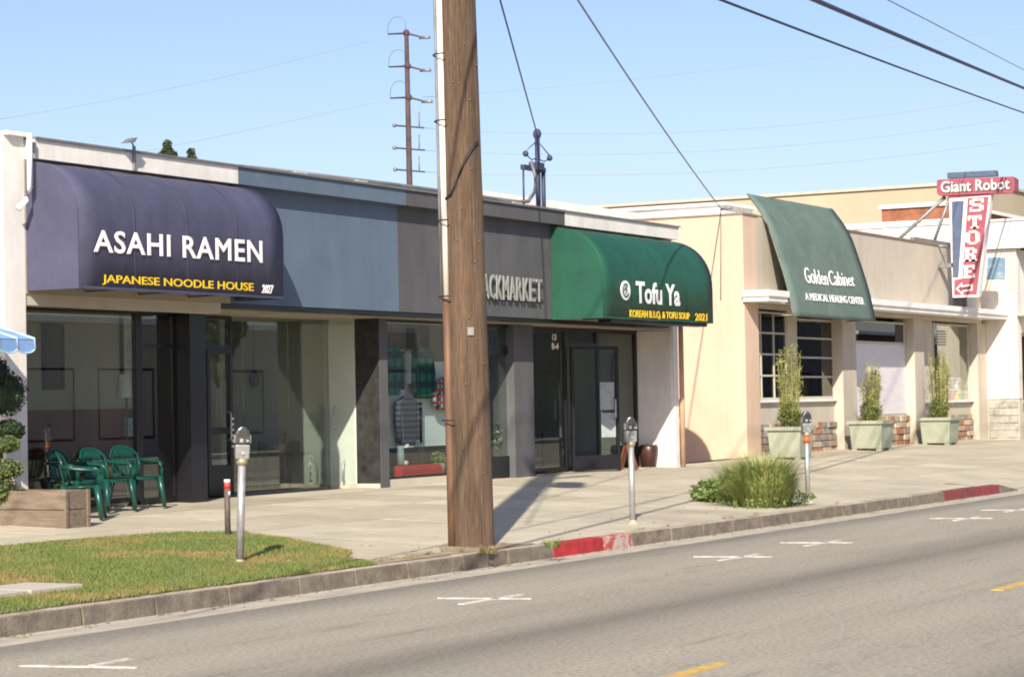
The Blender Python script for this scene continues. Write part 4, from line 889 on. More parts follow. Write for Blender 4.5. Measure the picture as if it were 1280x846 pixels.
# ================================================================== parking meters
def meter(label, px_, py_, first, lean=(0,0)):
    p = FG(px_,py_,.16); loc = (p.x,p.y,zs(p.x,p.y)+.003)
    if first is not None:
        c = copy_tree(first); c.location = loc; c['label'] = label; c.rotation_euler = (lean[0],lean[1],YAW-math.pi/2+.25); return c
    t = thing('parking_meter', label, 'parking meter', (0,0,0), 0, 'parking meters along the kerb'); k = dict(local=True)
    MB().tube([(0,0,-.02),(0,0,.96)], .036, 16).build('pole', m_steel, t, **k)
    MB().lathe([(.07,-.01),(.07,.012),(.042,.03),(.038,.05)], (0,0,0), 16).build('base_plate', m_gutter, t, **k)
    MB().lathe([(.037,.93),(.055,.95),(.055,1.0),(.04,1.0)], (0,0,0), 16).build('collar', mat('brass_collar',(.35,.29,.18),.5,.1,metal=.4), t, **k)
    MB().hexa([(-.065,-.05,.985),(.065,-.05,.985),(.065,.05,.985),(-.065,.05,.985),(-.071,-.055,1.13),(.071,-.055,1.13),(.071,.055,1.13),(-.071,.055,1.13)]).build('housing', m_head, t, bevel=.016, **k)
    MB().tube([(0,-.058,1.05),(0,-.064,1.05)], .018, 10).build('lock', m_steel, t, **k)
    hd = [(x_*.84,z_) for x_, z_ in ((-.072,1.13),(-.082,1.18),(-.08,1.235),(-.055,1.275),(-.02,1.30),(.02,1.30),(.055,1.275),(.08,1.235),(.082,1.18),(.072,1.13))]
    h = MB().prism(hd, 1, -.045, .045).build('meter_head', m_dome, t, bevel=.012, **k)
    MB().prism([(-.045,1.20),(-.04,1.25),(0,1.27),(.04,1.25),(.045,1.20)], 1, -.050, -.046).build('window', m_glass, h, **k)
    MB().box(-.03,-.056,1.15,.0,-.046,1.185).build('coin_slot', m_steel, h, **k); MB().tube([(.04,-.045,1.165),(.04,-.075,1.165)], .014, 8).build('knob', m_steel, h, **k)
    for s_ in (-1,1): MB().box(s_*.067,-.03,1.14,s_*.079,.03,1.22).build('bracket', m_head, h, bevel=.004, **k)
    t.location = loc; t.rotation_euler = (lean[0],lean[1],YAW-math.pi/2+.25); return t
mt = meter('grey parking meter in the grass in front of the glass-walled shop', 300, 710, None, (0, .035))
meter('grey parking meter by the red kerb in front of the tofu restaurant', 791, 656, mt, (0,-.004))
meter('grey parking meter farthest away beside the green clump', 1010, 629, mt)
for o in bpy.data.objects:
    pass
p = FG(1010,629,.16); t = thing('orange_tag','orange band tied round the farthest parking meter','tag',(p.x,p.y,zs(p.x,p.y)+.87)); MB().tube([(p.x,p.y,zs(p.x,p.y)+.86),(p.x,p.y,zs(p.x,p.y)+.93)], .055, 10).build('band', mat('orange_band',(.75,.12,.03),.6,.1), t)
# short marker post with reflectors
p = FG(285,672,.26); z0 = zs(p.x,p.y)
t = thing('marker_post','short dark pipe with red and white reflective bands at the grass edge','bollard',(p.x,p.y,z0)); MB().tube([(p.x,p.y,z0-.02),(p.x-.005,p.y,z0+.53)], .032, 12).build('pipe', mat('dark_pipe',(.10,.075,.065),.6,.2), t)
for a, b, M in ((.44,.475,'w'),(.475,.52,'r'),(.52,.56,'r2'),(.56,.60,'w')):
    pass
MB().tube([(p.x,p.y,z0+.45),(p.x,p.y,z0+.50)], .035, 12).build('reflector', mat('reflector_white',(.75,.66,.62),.4), t)
MB().tube([(p.x,p.y,z0+.531),(p.x,p.y,z0+.59)], .0345, 12).build('reflector', mat('reflector_red',(.55,.05,.04),.4), t)
MB().tube([(p.x,p.y,z0+.591),(p.x,p.y,z0+.63)], .035, 12).build('reflector', MATS['reflector_white'], t)
MB().tube([(p.x,p.y,z0+.501),(p.x,p.y,z0+.530)], .0345, 12).build('reflector', MATS['reflector_red'], t)

# ================================================================== corner building (cream)
gold = thing('cream_corner_building','cream stucco shop building with canopy and stone base beyond the alley','building',(44.37,19,.4))
GX0, GT = 44.37, 5.53
MB().box(GX0,19.0,-.2,45.12,45,GT).build('side_wall', m_cream, gold)
MB().box(GX0-.02,18.98,GT+.002,45.13,45,GT+.045).build('coping', mat('brown_coping',(.25,.19,.14),.7,.1), gold)
MB().box(45.121,19.0,3.9,60.6,19.25,GT).build('wall', m_cream2, gold)
MB().box(45.13,19.02,GT+.002,50.45,19.28,GT+.045).build('coping', MATS['brown_coping'], gold)
MB().box(50.452,18.97,GT+.002,60.62,19.28,GT+.045).build('coping', MATS['brown_coping'], gold)
MB().box(45.12,19.26,4.6,61,45,4.7).build('roof', m_roof, gold)
MB().box(60.0,19.6,4.0,60.6,30,GT-.02).build('end_wall', m_cream2, gold)
MB().box(47.0,27.0,4.7,62,27.4,6.75).build('rear_parapet', m_white, gold)
for a, b, y_ in ((44.30,45.36,18.42),(45.362,50.44,18.72),(50.442,62.6,18.42)):
    MB().box(a,y_,3.70,b,18.998,3.80).build('canopy_slab', m_whitetrim, gold); MB().box(a-(.04 if a < 45 else 0),y_-.04,3.802,b+(.04 if b > 60 else 0),18.998,3.93).build('canopy_trim', m_whitetrim, gold)
MB().box(45.121,19.0,3.6,60.6,21.0,3.69).build('soffit', m_cream2, gold)
fins = [(1055,1072),(1145,1157),(1224,1237)]
fx = []
for a_, b_ in fins:
    a = XY(a_,19.02,520); b = XY(b_,19.02,520); fx.append((a,b)); MB().box(a,19.02,.3,b,19.55,3.6).build('pillar', m_cream2, gold)
# bay 1
Y1_ = 19.25
def gbox(nm, M, *a): return MB().box(*a).build(nm, M, gold)
za0 = ZY(960,496,Y1_); za1 = ZY(960,382,Y1_)
xA0, xA1, xB0_, xB1_ = 45.125, XY(984,Y1_,450), XY(996,Y1_,450), XY(1043,Y1_,450)
gbox('wall', m_cream2, 45.121,Y1_,.3,fx[0][0]-.002,Y1_+.2,za0-.06)
gbox('wall', m_cream2, xB1_+.06,Y1_,za0-.06,fx[0][0]-.002,Y1_+.2,3.6)
gbox('wall', m_trim, xA1,Y1_-.02,za0-.06,xB0_,Y1_+.2,3.6)
def wx_(x0,x1,n_): return [x0+(x1-x0)*i/n_ for i in range(1,n_)]
wn = window(xA0, xA1, za0-.055, 3.55, Y1_, fm=m_trim, gm=m_darkpane, vs=wx_(xA0,xA1,3), hs=wx_(za0,3.55,4), w=.04, parent=gold)
wn = window(xB0_, xB1_+.05, za0-.055, 3.45, Y1_, fm=m_trim, gm=m_darkpane, hs=wx_(za0,3.45,4), w=.05, parent=gold)
gbox('sill', m_whitetrim, xA0,Y1_-.08,za0-.12,xB1_+.1,Y1_-.002,za0-.058)
# bay 2 (door with blind)
Y2_ = 19.24
xa_, xb_ = fx[0][1]+.002, fx[1][0]-.002
zd2 = ZY(1108,430,Y2_)
gbox('wall', m_cream2, xa_,Y2_,.3,xb_,Y2_+.2,ZY(1108,517,Y2_)-.02)
gbox('wall', mat('pale_blind',(.66,.63,.66),.8,.06,stretch=(1,1,12)), xa_,Y2_+.03,ZY(1108,517,Y2_)-.01,xb_,Y2_+.2,zd2)
window(xa_+.1, XY(1131,Y2_,410), zd2+.003, 3.5, Y2_, fm=m_trim, gm=m_darkpane, parent=gold, w=.05)
# bay 3
xa_, xb_ = fx[1][1]+.002, fx[2][0]-.002; zs3 = ZY(1190,499,Y2_)
gbox('wall', m_cream2, xa_,Y2_,.3,xb_,Y2_+.2,zs3-.08)
gbox('wall', m_cream2, xa_,Y2_,zs3-.078,XY(1166,Y2_,440),Y2_+.2,3.6)
window(XY(1167,Y2_,440), xb_-.05, zs3-.05, 3.55, Y2_, fm=m_trim, gm=m_clear, parent=gold, w=.05)
gbox('sill', m_whitetrim, xa_,Y2_-.1,zs3-.077,xb_,Y2_-.002,zs3-.02)
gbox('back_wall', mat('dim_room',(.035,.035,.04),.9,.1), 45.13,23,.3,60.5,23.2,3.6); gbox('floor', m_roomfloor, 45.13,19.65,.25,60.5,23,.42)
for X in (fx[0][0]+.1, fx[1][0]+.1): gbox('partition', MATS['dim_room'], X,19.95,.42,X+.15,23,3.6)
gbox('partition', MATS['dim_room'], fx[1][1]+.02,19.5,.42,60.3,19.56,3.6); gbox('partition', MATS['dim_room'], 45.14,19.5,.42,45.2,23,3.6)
# flagstones: separate stones
stones = [mat('flagstone_%s'%n__, c__, .9, .2, 6, .4, 40) for n__, c__ in (('rust',(.36,.17,.10)),('tan',(.42,.31,.20)),('rose',(.33,.19,.14)),('sand',(.50,.42,.31)),('grey',(.28,.25,.22)))]
stones2 = [mat('greystone_%s'%n__, c__, .9, .15, 6, .4, 40) for n__, c__ in (('a',(.37,.34,.30)),('b',(.31,.30,.265)),('c',(.42,.39,.34)))]
def stonewall(x0, x1, z0, z1, Y_, ms, parent, wmin=.25, wmax=.65, rows=5, axis='y'):
    rh = (z1-z0)/rows
    for r in range(rows):
        x = x0
        while x < x1-.02:
            w_ = min(random.uniform(wmin,wmax), x1-x); 
            if x1-x-w_ < .12: w_ = x1-x
            d0 = random.uniform(.03,.075); hh = rh
            if axis == 'y': MB().box(x+.008,Y_-d0,z0+r*rh+.008,x+w_-.008,Y_-.001,z0+(r+1)*rh-.008).build('stone', random.choice(ms), parent, bevel=.008)
            else: MB().box(Y_-d0*.6,x+.008,z0+r*rh+.008,Y_-.001,x+w_-.008,z0+(r+1)*rh-.008).build('stone', random.choice(ms), parent, bevel=.008)
            x += w_
stonewall(45.15, fx[0][0]-.01, .40, 1.12, Y1_, stones, gold)
stonewall(fx[0][1]+.01, fx[1][0]-.01, .42, ZY(1130,519,Y2_-.05), Y2_, stones, gold)
stonewall(fx[1][1]+.01, fx[2][0]-.01, .42, ZY(1190,518,Y2_-.05), Y2_, stones, gold)
# goods in the far window
ac = FY(1180,422,19.24); t = thing('air_conditioner','white boxy air conditioner in the top of the far window','air conditioner',(ac.x,19.36,ac.z))
MB().box(XY(1171,19.28),19.275,ZY(1180,431,19.28),XY(1188,19.28),19.44,ZY(1180,411,19.28)).build('casing', m_trim, t, bevel=.02)
mb = MB()
for k in range(6): mb.box(XY(1172,19.28),19.262,ac.z-.2+.07*k,XY(1183,19.28),19.274,ac.z-.17+.07*k)
mb.build('grille', m_black, t)
toys = [('white',(.7,.7,.68)),('blue',(.10,.25,.45)),('red',(.6,.08,.10)),('yellow',(.7,.55,.15)),('green',(.15,.4,.25)),('pink',(.75,.4,.5)),('black',(.08,.08,.12)),('orange',(.7,.3,.06)),('purple',(.3,.12,.4)),('pale blue',(.45,.6,.75)),('brown',(.25,.13,.07)),('grey',(.3,.3,.32))]
for k, (cn_, c_) in enumerate(toys):
    lv = k//6; X = XY(1176,19.36)+(XY(1211,19.36)-XY(1176,19.36))*(k%6+.3)/6; z_ = zs3-.03+.30*lv; Y_ = 19.37; M = mat('toy_'+cn_.replace(' ','_'), c_, .5, .1)
    t = thing('toy_figure', 'small %s toy on the %s shelf of the far shop window' % (cn_, 'lowest' if lv == 0 else 'middle'), 'toy', (X,Y_,z_), 0, 'toys on show in the far shop window')
    MB().tube([(X,Y_,z_),(X,Y_,z_+.15)], [.09,.06], 8).build('body', M, t); MB().ball((X,Y_,z_+.20), .085, 10, 7).build('head', M, t)
t = thing('display_shelf','white tiered shelf holding the toys in the far shop window','shelf',(XY(1190,20.3),20.3,.4))
for k in range(3): MB().box(XY(1168,19.3),19.29,zs3-.06+.30*k,59.6,19.46,zs3-.03+.30*k).build('shelf_board', m_whitetrim, t)

# sage awning
def sage():
    t = thing('sage_awning','tall sage green curved awning on the cream building with white lettering','awning',(46,19.3,3.4))
    X0, X1 = 45.4, 50.4; key = [(19.30,6.06),(18.90,5.48),(18.62,4.70),(18.42,4.02),(18.30,3.40)]
    # smooth profile
    pr = []
    for i in range(len(key)-1):
        p0 = key[max(0,i-1)]; p1 = key[i]; p2 = key[i+1]; p3 = key[min(len(key)-1,i+2)]
        for s in range(4):
            u = s/4; pr.append(tuple(.5*((2*p1[c])+(-p0[c]+p2[c])*u+(2*p0[c]-5*p1[c]+4*p2[c]-p3[c])*u*u+(-p0[c]+3*p1[c]-3*p2[c]+p3[c])*u**3) for c in (0,1)))
    pr.append(key[-1]); n_ = len(pr); nx_ = 12; vs = []; fs = []
    for i in range(nx_+1):
        X = X0+(X1-X0)*i/nx_
        for y_, z_ in pr: vs.append((X, y_+.01*math.sin(i*math.pi/2)**2, z_))
    for i in range(nx_):
        for j in range(n_-1): fs.append((i*n_+j,i*n_+j+1,(i+1)*n_+j+1,(i+1)*n_+j))
    o = MB().add(vs, fs, True).build('canopy', m_sage, t); o.modifiers.new('thickness','SOLIDIFY').thickness = .012
    for X in (X0+.03,(X0+X1)/2,X1-.03):
        MB().tube([(X,y_+.03,z_) for y_, z_ in pr], .02, 6).build('frame_rib', m_pipe, t); MB().tube([(X,key[-1][0]+.03,key[-1][1]+.03),(X,19.0,key[-1][1]+.03)], .016, 6).build('frame_strut', m_pipe, t)
    def surf(px0, pt0, pb0, px1, pt1, pb1):
        # words follow the canvas: find (y,z) on the profile for a height
        def yz(z_):
            for (ya,zz1),(yb,zz0) in zip(pr, pr[1:]):
                if zz0 <= z_ <= zz1: k_ = (z_-zz0)/(zz1-zz0); return yb+(ya-yb)*k_
            return key[-1][0]
        def solve(px_, py_):
            Y = 18.5
            for _ in range(8): q = FY(px_,py_,Y); Y = yz(q.z)
            return q
        a, b, c, d_ = solve(px0,pb0), solve(px1,pb1), solve(px0,pt0), solve(px1,pt1)
        def fn(u, v, w):
            z_ = (a.z*(1-u)+b.z*u)*(1-v)+(c.z*(1-u)+d_.z*u)*v; x_ = (a.x*(1-u)+b.x*u); return (x_, yz(z_)-.012-w, z_)
        return fn
    lettering('lettering', t, m_whiteprint, 'Golden', surf(1008,334,354,1036,340,357), .008, .0, .35)
    lettering('lettering', t, m_whiteprint, 'Cabinet', surf(1038,338,357,1069,343,358), .008, .0, .35)
    lettering('lettering', t, m_whiteprint, 'A MEDICAL HEALING CENTER', surf(1007,366,375,1080,372,381), .006, .015)
    return t
sage()

# planters with bamboo
def bamboo_planter(px_, py_, label, label2, h, w_=.78, Yc=None, xp=0, lean=0.0):
    p = FG(px_,py_,.44); 
    if Yc: p = Vector((XY(px_,Yc,py_),Yc,0))
    x0, y0, z0 = p.x, p.y, zs(p.x,p.y)+.002
    t = thing('square_planter', label, 'planter', (x0,y0,z0), 0, 'square planters in front of the cream building'); h_ = .66
    e = .045
    MB().hexa([(x0+e,y0+e,z0+.05),(x0+w_-e,y0+e,z0+.05),(x0+w_-e,y0+w_-e,z0+.05),(x0+e,y0+w_-e,z0+.05),(x0,y0,z0+h_),(x0+w_,y0,z0+h_),(x0+w_,y0+w_,z0+h_),(x0,y0+w_,z0+h_)]).build('tub', m_planter, t, bevel=.012)
    mb = MB(); q = .045
    for a in ((x0-q,y0-q,x0+w_+q,y0+.05),(x0-q,y0+w_-.05,x0+w_+q,y0+w_+q),(x0-q,y0+.05,x0+.05,y0+w_-.05),(x0+w_-.05,y0+.05,x0+w_+q,y0+w_-.05)): mb.box(a[0],a[1],z0+h_-.05,a[2],a[3],z0+h_+.025)
    mb.build('rim', m_planter, t)
    for a in (0,1):
        for b in (0,1): MB().box(x0+e+a*(w_-2*e-.12),y0+e+b*(w_-2*e-.12),z0,x0+e+a*(w_-2*e-.12)+.12,y0+e+b*(w_-2*e-.12)+.12,z0+.048).build('foot', m_planter, t)
    MB().box(x0+.051,y0+.051,z0+h_-.06,x0+w_-.051,y0+w_-.051,z0+h_-.02).build('soil', m_soil, t)
    b = thing('bamboo_clump', label2, 'bamboo', (x0+w_/2,y0+w_/2,z0+h_-.02), 0, 'bamboo in the square planters')
    cx, cy, zc_ = x0+w_/2, y0+w_/2, z0+h_-.02; mb = MB(); tips = []
    for k in range(42):
        a = random.uniform(0,2*math.pi); r_ = random.uniform(.03,.19); hh = h*random.uniform(.6,1.0); ex_ = random.uniform(.0,.13)
        p0 = (cx+r_*math.cos(a),cy+r_*math.sin(a),zc_); p1 = (cx+(r_+ex_*.5)*math.cos(a),cy+(r_+ex_*.5)*math.sin(a),zc_+hh*.6); p2 = (cx+(r_+ex_)*math.cos(a)+lean,cy+(r_+ex_)*math.sin(a),zc_+hh)
        mb.tube([p0,p1,p2], [.010,.008,.003], 5); tips.append((p0,p1,p2))
    mb.build('cane', m_bamboo, b)
    def lf():
        p0,p1,p2 = random.choice(tips); u = random.random()**.8; q0 = Vector(p0).lerp(Vector(p1), u*2) if u < .5 else Vector(p1).lerp(Vector(p2), u*2-1)
        sp = .075 if u < .85 else .035
        return (q0.x+random.gauss(0,sp*.6), q0.y+random.gauss(0,sp*.6), q0.z+random.gauss(0,.03))
    leaves('foliage', 1500, lf, .06, m_bamboo, b, asp=.12)
    leaves('low_foliage', 600, ell((cx,cy,zc_+.25),(.26,.26,.28)), .05, m_leafy, b, asp=.25)
bamboo_planter(1001,571,'pale green square planter nearest the alley, in front of the paned window','tall bamboo in front of the paned window',1.75,.74,17.75)
bamboo_planter(1103,562,'pale green square planter in front of the white door bay','short wispy bamboo in front of the white door bay',1.45,.80,17.95)
bamboo_planter(1188,555,'pale green square planter farthest from the alley, by the toy window','thin tall bamboo beside the toy window',1.75,.78,18.0)
# blue-green post at left of plant 1
# clump of weeds on the parkway
cp = FG(938,633,.17)
wd = thing('weed_clump','wild green grassy clump at the kerb beside the farthest meter','shrub',(cp.x,cp.y,zs(cp.x,cp.y)))
def bladefan(cx, cy, n_, h, r, wd_, M, nm, par, drop=1.0):
    mb = MB()
    for _ in range(n_):
        a = random.uniform(0,2*math.pi); rr = r*random.random()**.5*.38; x0, y0 = cx+rr*math.cos(a), cy+rr*math.sin(a); a2 = a+random.gauss(0,.5); hh = h*random.uniform(.55,1.05); ou = r*random.uniform(.1,1.0)*.95
        z0 = zs(x0,y0); s = Vector((-math.sin(a2),math.cos(a2),0))*wd_
        P0 = Vector((x0,y0,z0)); P1 = P0+Vector((math.cos(a2)*ou*.35,math.sin(a2)*ou*.35,hh*.65)); P2 = P0+Vector((math.cos(a2)*ou,math.sin(a2)*ou,hh*(1 if random.random()<.6 else .8)))
        n0 = len(mb.v); mb.v += [tuple(P0-s),tuple(P0+s),tuple(P1+s*.8),tuple(P1-s*.8),tuple(P2)]; mb.f += [(n0,n0+1,n0+2,n0+3),(n0+3,n0+2,n0+4)]; mb.smooth += [False,False]
    me = bpy.data.meshes.new(nm); off = OFF[par.name]; me.from_pydata([tuple(Vector(v)-off) for v in mb.v],[],mb.f); me.materials.append(M); o = bpy.data.objects.new(nm,me); C.objects.link(o); o.parent = par; o['kind'] = 'stuff'; return o
c_a = FG(955,633,.17); c_b = FG(905,630,.17); c_c = FG(975,632,.17)
m_weed = mat('weed_blade',(.31,.36,.11),.7,.3,3); m_weed2 = mat('weed_dry',(.33,.27,.11),.8,.25,3)
bladefan(c_a.x,c_a.y,1500,.80,.62,.006,m_weed,'grass_blades',wd); bladefan(c_a.x,c_a.y,160,.75,.8,.005,m_weed2,'dry_blades',wd); bladefan(c_b.x+.5,c_b.y-.1,900,.62,.6,.006,m_weed,'grass_blades',wd)
bladefan(c_a.x-.15,c_a.y,1100,.42,.85,.007,m_weed,'grass_blades',wd); leaves('broad_leaves', 200, ell((c_a.x-.3,c_a.y-.1,zs(c_a.x,c_a.y)+.08),(.6,.45,.10)), .035, m_leaf, wd, asp=.5)
bladefan(c_c.x,c_c.y,700,.62,.42,.006,m_weed,'grass_blades',wd)
bladefan(c_b.x,c_b.y,260,.42,.45,.008,m_leaf,'grass_blades',wd)
leaves('broad_leaves', 1100, ell((c_b.x,c_b.y,zs(c_b.x,c_b.y)+.14),(.55,.5,.2)), .045, m_leaf, wd, asp=.5)
leaves('broad_leaves', 260, ell((c_c.x+.2,c_c.y,zs(c_b.x,c_b.y)+.06),(.55,.4,.12)), .04, m_leaf, wd, asp=.5)
tf = [(random.uniform(18.4,21.3), random.uniform(11.80,11.98)) for _ in range(9)]+[(random.uniform(24,31), 11.80) for _ in range(6)]
mb = MB()
for (x_,y_) in tf:
    for _ in range(22):
        a = random.uniform(0,6.28); l_ = random.uniform(.03,.09); z_ = zs(x_,y_); x1_, y1_ = x_+random.gauss(0,.03), y_+random.gauss(0,.02)
        mb.add([(x1_-.004,y1_,z_),(x1_+.004,y1_,z_),(x1_+l_*.8*math.cos(a),y1_+l_*.8*math.sin(a),z_+l_*.8)],[(0,1,2)])
tag(mb.build('dry_weeds', m_weed2), 'straw-coloured weeds growing in cracks behind the kerb', 'weeds', kind='stuff')
for px_, py_, s_, lb in ((690,683,.12,'tiny tuft of weed at the left end of the red kerb'),(610,690,.10,'tiny dry tuft at the foot of the wooden pole')):
    q = FG(px_,py_,.16); t = thing('weed_tuft', lb, 'weed', (q.x,q.y,zs(q.x,q.y))); bladefan(q.x,q.y,90,s_,.22,.004,m_leaf if px_ > 650 else m_weed2,'grass_blades',t)

# ================================================================== projecting store sign
XS = 57.0
sg = thing('projecting_sign','faded red vertical shop sign on a roof bracket, STORE down its side','sign',(XS,18.6,4.2))
def SP(px_, py_, dx=0): p = FX(px_,py_,XS+dx); return (p.y, p.z)
def slab(nm, pts, M, d0, d1, par=sg): return MB().prism([SP(*q) for q in pts], 0, XS+d0, XS+d1).build(nm, M, par)
slab('sign_body', [(1186,244),(1239,240),(1223,371),(1191,372)], m_ltrim, .0, .24)
slab('red_panel', [(1210,248),(1236,246),(1221,368),(1193,369),(1193,350),(1203,348)], m_signred, -.012, -.001)
slab('blue_panel', [(1190,252),(1205,251),(1198,347),(1191,347)], m_navy, -.013, -.001)
slab('red_panel', [(1186,244.5),(1238.5,240.5),(1238,244),(1186,248)], m_signred, -.012, -.001)
bar = [(1173,225),(1266,221),(1269,224),(1269,238),(1266,241),(1175,245),(1172,242),(1172,228)]
slab('name_board', bar, m_signred, -.06, .30)
slab('top_plate', [(1184,216),(1244,213),(1245,220),(1184,223)], m_navy, .0, .24)
def on_side(px0, pt0, pb0, px1, pt1, pb1, dx):
    def fn(u, v, w):
        x_ = px0+(px1-px0)*u; y_ = (pb0+(pb1-pb0)*u)*(1-v)+(pt0+(pt1-pt0)*u)*v; p = FX(x_,y_,XS+dx); return (XS+dx-w, p.y, p.z)
    return fn
lettering('lettering', sg, mat('board_shadow_print',(.09,.10,.10),.6,.05), 'Giant Robot', on_side(1177.5,228,242,1264,223.5,237.5,-.061), .01, .05)
lettering('lettering', sg, m_ltrim, 'Giant Robot', on_side(1176,227,241,1262,222.5,236.5,-.072), .012, .015)
slabs = {'T':[(0,.78,1,1),(0,.62,.16,.78),(.84,.62,1,.78),(.36,.0,.64,.78),(.2,0,.8,.14)],
 'E':[(.0,0,.95,.16),(.0,.84,.95,1),(.16,.16,.44,.84),(.44,.42,.7,.58),(.8,.16,.95,.34),(.8,.66,.95,.84)],
 'R':[(0,.84,.75,1),(.14,.0,.42,.84),(0,0,.54,.14),(.42,.42,.75,.56),(.66,.56,.94,.86),(.6,.0,.86,.42),(.6,0,1,.13)],
 'O':[(.25,.84,.75,1),(.25,0,.75,.16),(.0,.2,.3,.8),(.7,.2,1,.8),(.1,.1,.35,.24),(.65,.1,.9,.24),(.1,.76,.35,.9),(.65,.76,.9,.9)],
 'S':[(.2,.84,.85,1),(.82,.66,.98,1),(.02,.54,.32,.9),(.2,.42,.8,.6),(.68,.1,.98,.48),(.15,0,.8,.16),(.02,0,.18,.34)]}
for ch, (a_, t_, b_, c_) in zip('STORE', ((1212,249,265,1230),(1210,270,286,1227),(1207,289,306,1225),(1204,310,327,1222),(1202.5,332,348,1219.5))):
    fn = on_side(a_,t_,b_,c_,t_-1,b_-1,-.013); mb = MB()
    for (u0,v0,u1,v1) in slabs[ch]: mb.hexa([fn(u0,v0,0),fn(u1,v0,0),fn(u1,v1,0),fn(u0,v1,0),fn(u0,v0,.02),fn(u1,v0,.02),fn(u1,v1,.02),fn(u0,v1,.02)])
    mb.build('letter', m_ltrim, sg)
MB().prism([SP(*q) for q in ((1195,361),(1203,353),(1203,357),(1216,355),(1216,363),(1204,364.5),(1204,369))], 0, XS-.03, XS-.013).build('arrow', m_ltrim, sg)
MB().prism([SP(*q) for q in ((1198,361),(1202,357),(1202,359),(1214,357),(1214,361.5),(1203,363),(1203,366))], 0, XS-.037, XS-.031).build('arrow_fill', mat('arrow_dark',(.16,.05,.06),.6), sg)
# bracket frame to the parapet
zt1 = FX(1182,246,XS).z
MB().tube([(XS+.1,FX(1180,246,XS).y,zt1),(XS+.1,21.0,5.0)], .05, 6).build('brace', m_pipe, sg)
MB().tube([(XS+.1,FX(1186,248,XS).y,zt1),(XS+.1,19.15,GT)], .045, 6).build('brace', m_pipe, sg)
MB().box(XS,18.5,4.95,XS+.2,19.6,5.06).build('beam', m_pipe, sg)
MB().tube([(XS+.1,FX(1183,300,XS).y,5.5),(XS+.1,19.6,5.58)], .04, 6).build('brace', m_pipe, sg)
MB().box(XS+.04,18.3,3.93,XS+.2,18.62,4.19).build('mount', m_black, sg)
t = thing('roof_beam','long dark bar lying on the parapet below the red sign','bar',(52,19,5.6)); MB().box(55.2,18.98,GT+.05,59.5,19.1,GT+.13).build('bar', m_pipe, t)

# ================================================================== building at the right edge
rb = thing('right_edge_building','bright white shop building with grey stone base at the right edge','building',(61,18.2,.4))
RX = 61.05
MB().box(RX,18.14,1.54,61.4,30,5.6).build('wall', mat('warm_white_wall',(.74,.68,.58),.9,.05,1,.2,60,stain=.12), rb)
MB().box(RX,18.14,.3,61.4,30,1.52).build('base_wall', m_trim, rb)
stonewall(18.15,19.0,.48,1.50,RX,stones2,rb,.22,.45,5,'x')
MB().box(61.402,18.16,3.35,75,18.5,5.6).build('wall', m_whitetrim, rb); MB().box(61.402,18.16,.3,61.42,18.5,3.34).build('jamb', m_cream, rb)
MB().box(60.9,17.2,5.62,75,30,6.35).build('overhang', m_white, rb)
MB().box(60.85,17.15,6.36,75,30,6.42).build('coping', m_whitetrim, rb)
MB().box(RX-.02,17.3,5.55,75,18.0,5.615).build('soffit', mat('shade_soffit',(.06,.06,.09),.7), rb)  # underside coloured near-black for the shade below the overhang
MB().prism([(FX(q[0],q[1],RX-.01).y,FX(q[0],q[1],RX-.01).z) for q in ((1235,322),(1257,322),(1256,349),(1233,349))],0,RX-.02,RX-.003).build('mural', m_mural, rb)
MB().prism([(FX(q[0],q[1],RX-.01).y,FX(q[0],q[1],RX-.01).z) for q in ((1259,322),(1272,322),(1272,366),(1259,362))],0,RX-.02,RX-.003).build('mural', mat('cream_mural',(.62,.56,.42),.8,.2,3,col2=(.35,.42,.5),mix=.38,soft=.06), rb)
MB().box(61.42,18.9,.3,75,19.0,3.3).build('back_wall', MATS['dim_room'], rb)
MB().box(60.98,17.7,3.78,75,18.12,3.86).build('canopy_slab', m_cream2, rb)
for k in range(10):
    X = 61.9+.5*(k % 5); z_ = .45+.75*(k//5); t = thing('produce_crate', 'crate of %s goods in the opening at the right edge, %s' % (['orange','green','yellow','red','leafy'][k%5], 'lower row' if k < 5 else 'upper row'), 'crate', (X,18.4,z_), 0, 'crates in the opening at the right edge')
    M = mat('goods_%s'%['a','b','c','d','e'][k%5], [(.7,.25,.04),(.2,.35,.1),(.6,.5,.1),(.5,.06,.05),(.1,.25,.08)][k%5], .7, .2, 12)
    MB().box(X,18.3,z_,X+.44,18.7,z_+.2).build('crate_box', m_plank, t); mb = MB()
    for q in range(6): mb.ball((X+.07+.15*(q%3),18.38+.15*(q//3),z_+.24), .075, 8, 6)
    mb.build('goods', M, t); MB().box(X,18.3,z_-.42,X+.44,18.7,z_-.02).build('support', m_trim, t) if k > 4 else None

# ================================================================== far things
fb = thing('far_tan_building','large plain tan building rising behind the shops','building',(92,28.5,0))
zr = FX(1200,231,92).z
MB().box(92,28.6,0,150,80,zr).build('wall', m_far, fb)
MB().box(91.9,28.5,zr,150.1,80.1,zr+.12).build('coping', m_cream2, fb)
ob = thing('orange_brick_building','low orange brick block between the tan building and the cream roof','building',(72,24,5))
q0 = FX(1102,260,75); q1 = FX(1186,258,75)
MB().box(75,q1.y,0,84,q0.y,q0.z-.05).build('wall', m_brick, ob); MB().box(74.9,q1.y-.1,q0.z-.048,84.1,q0.y+.1,q0.z+.08).build('coping', m_whitetrim, ob)
wb = thing('white_roof_shed','low white rooftop wall beside the orange brick block','building',(70,22,5))
q2 = FX(1190,276,70); q3 = FX(1062,283,70); MB().box(70,q2.y-.4,4,74,q3.y+1.5,q3.z).build('wall', m_white, wb); MB().box(69.9,q2.y-.5,q3.z+.002,74.1,q3.y+1.6,q3.z+.06).build('coping', m_whitetrim, wb)
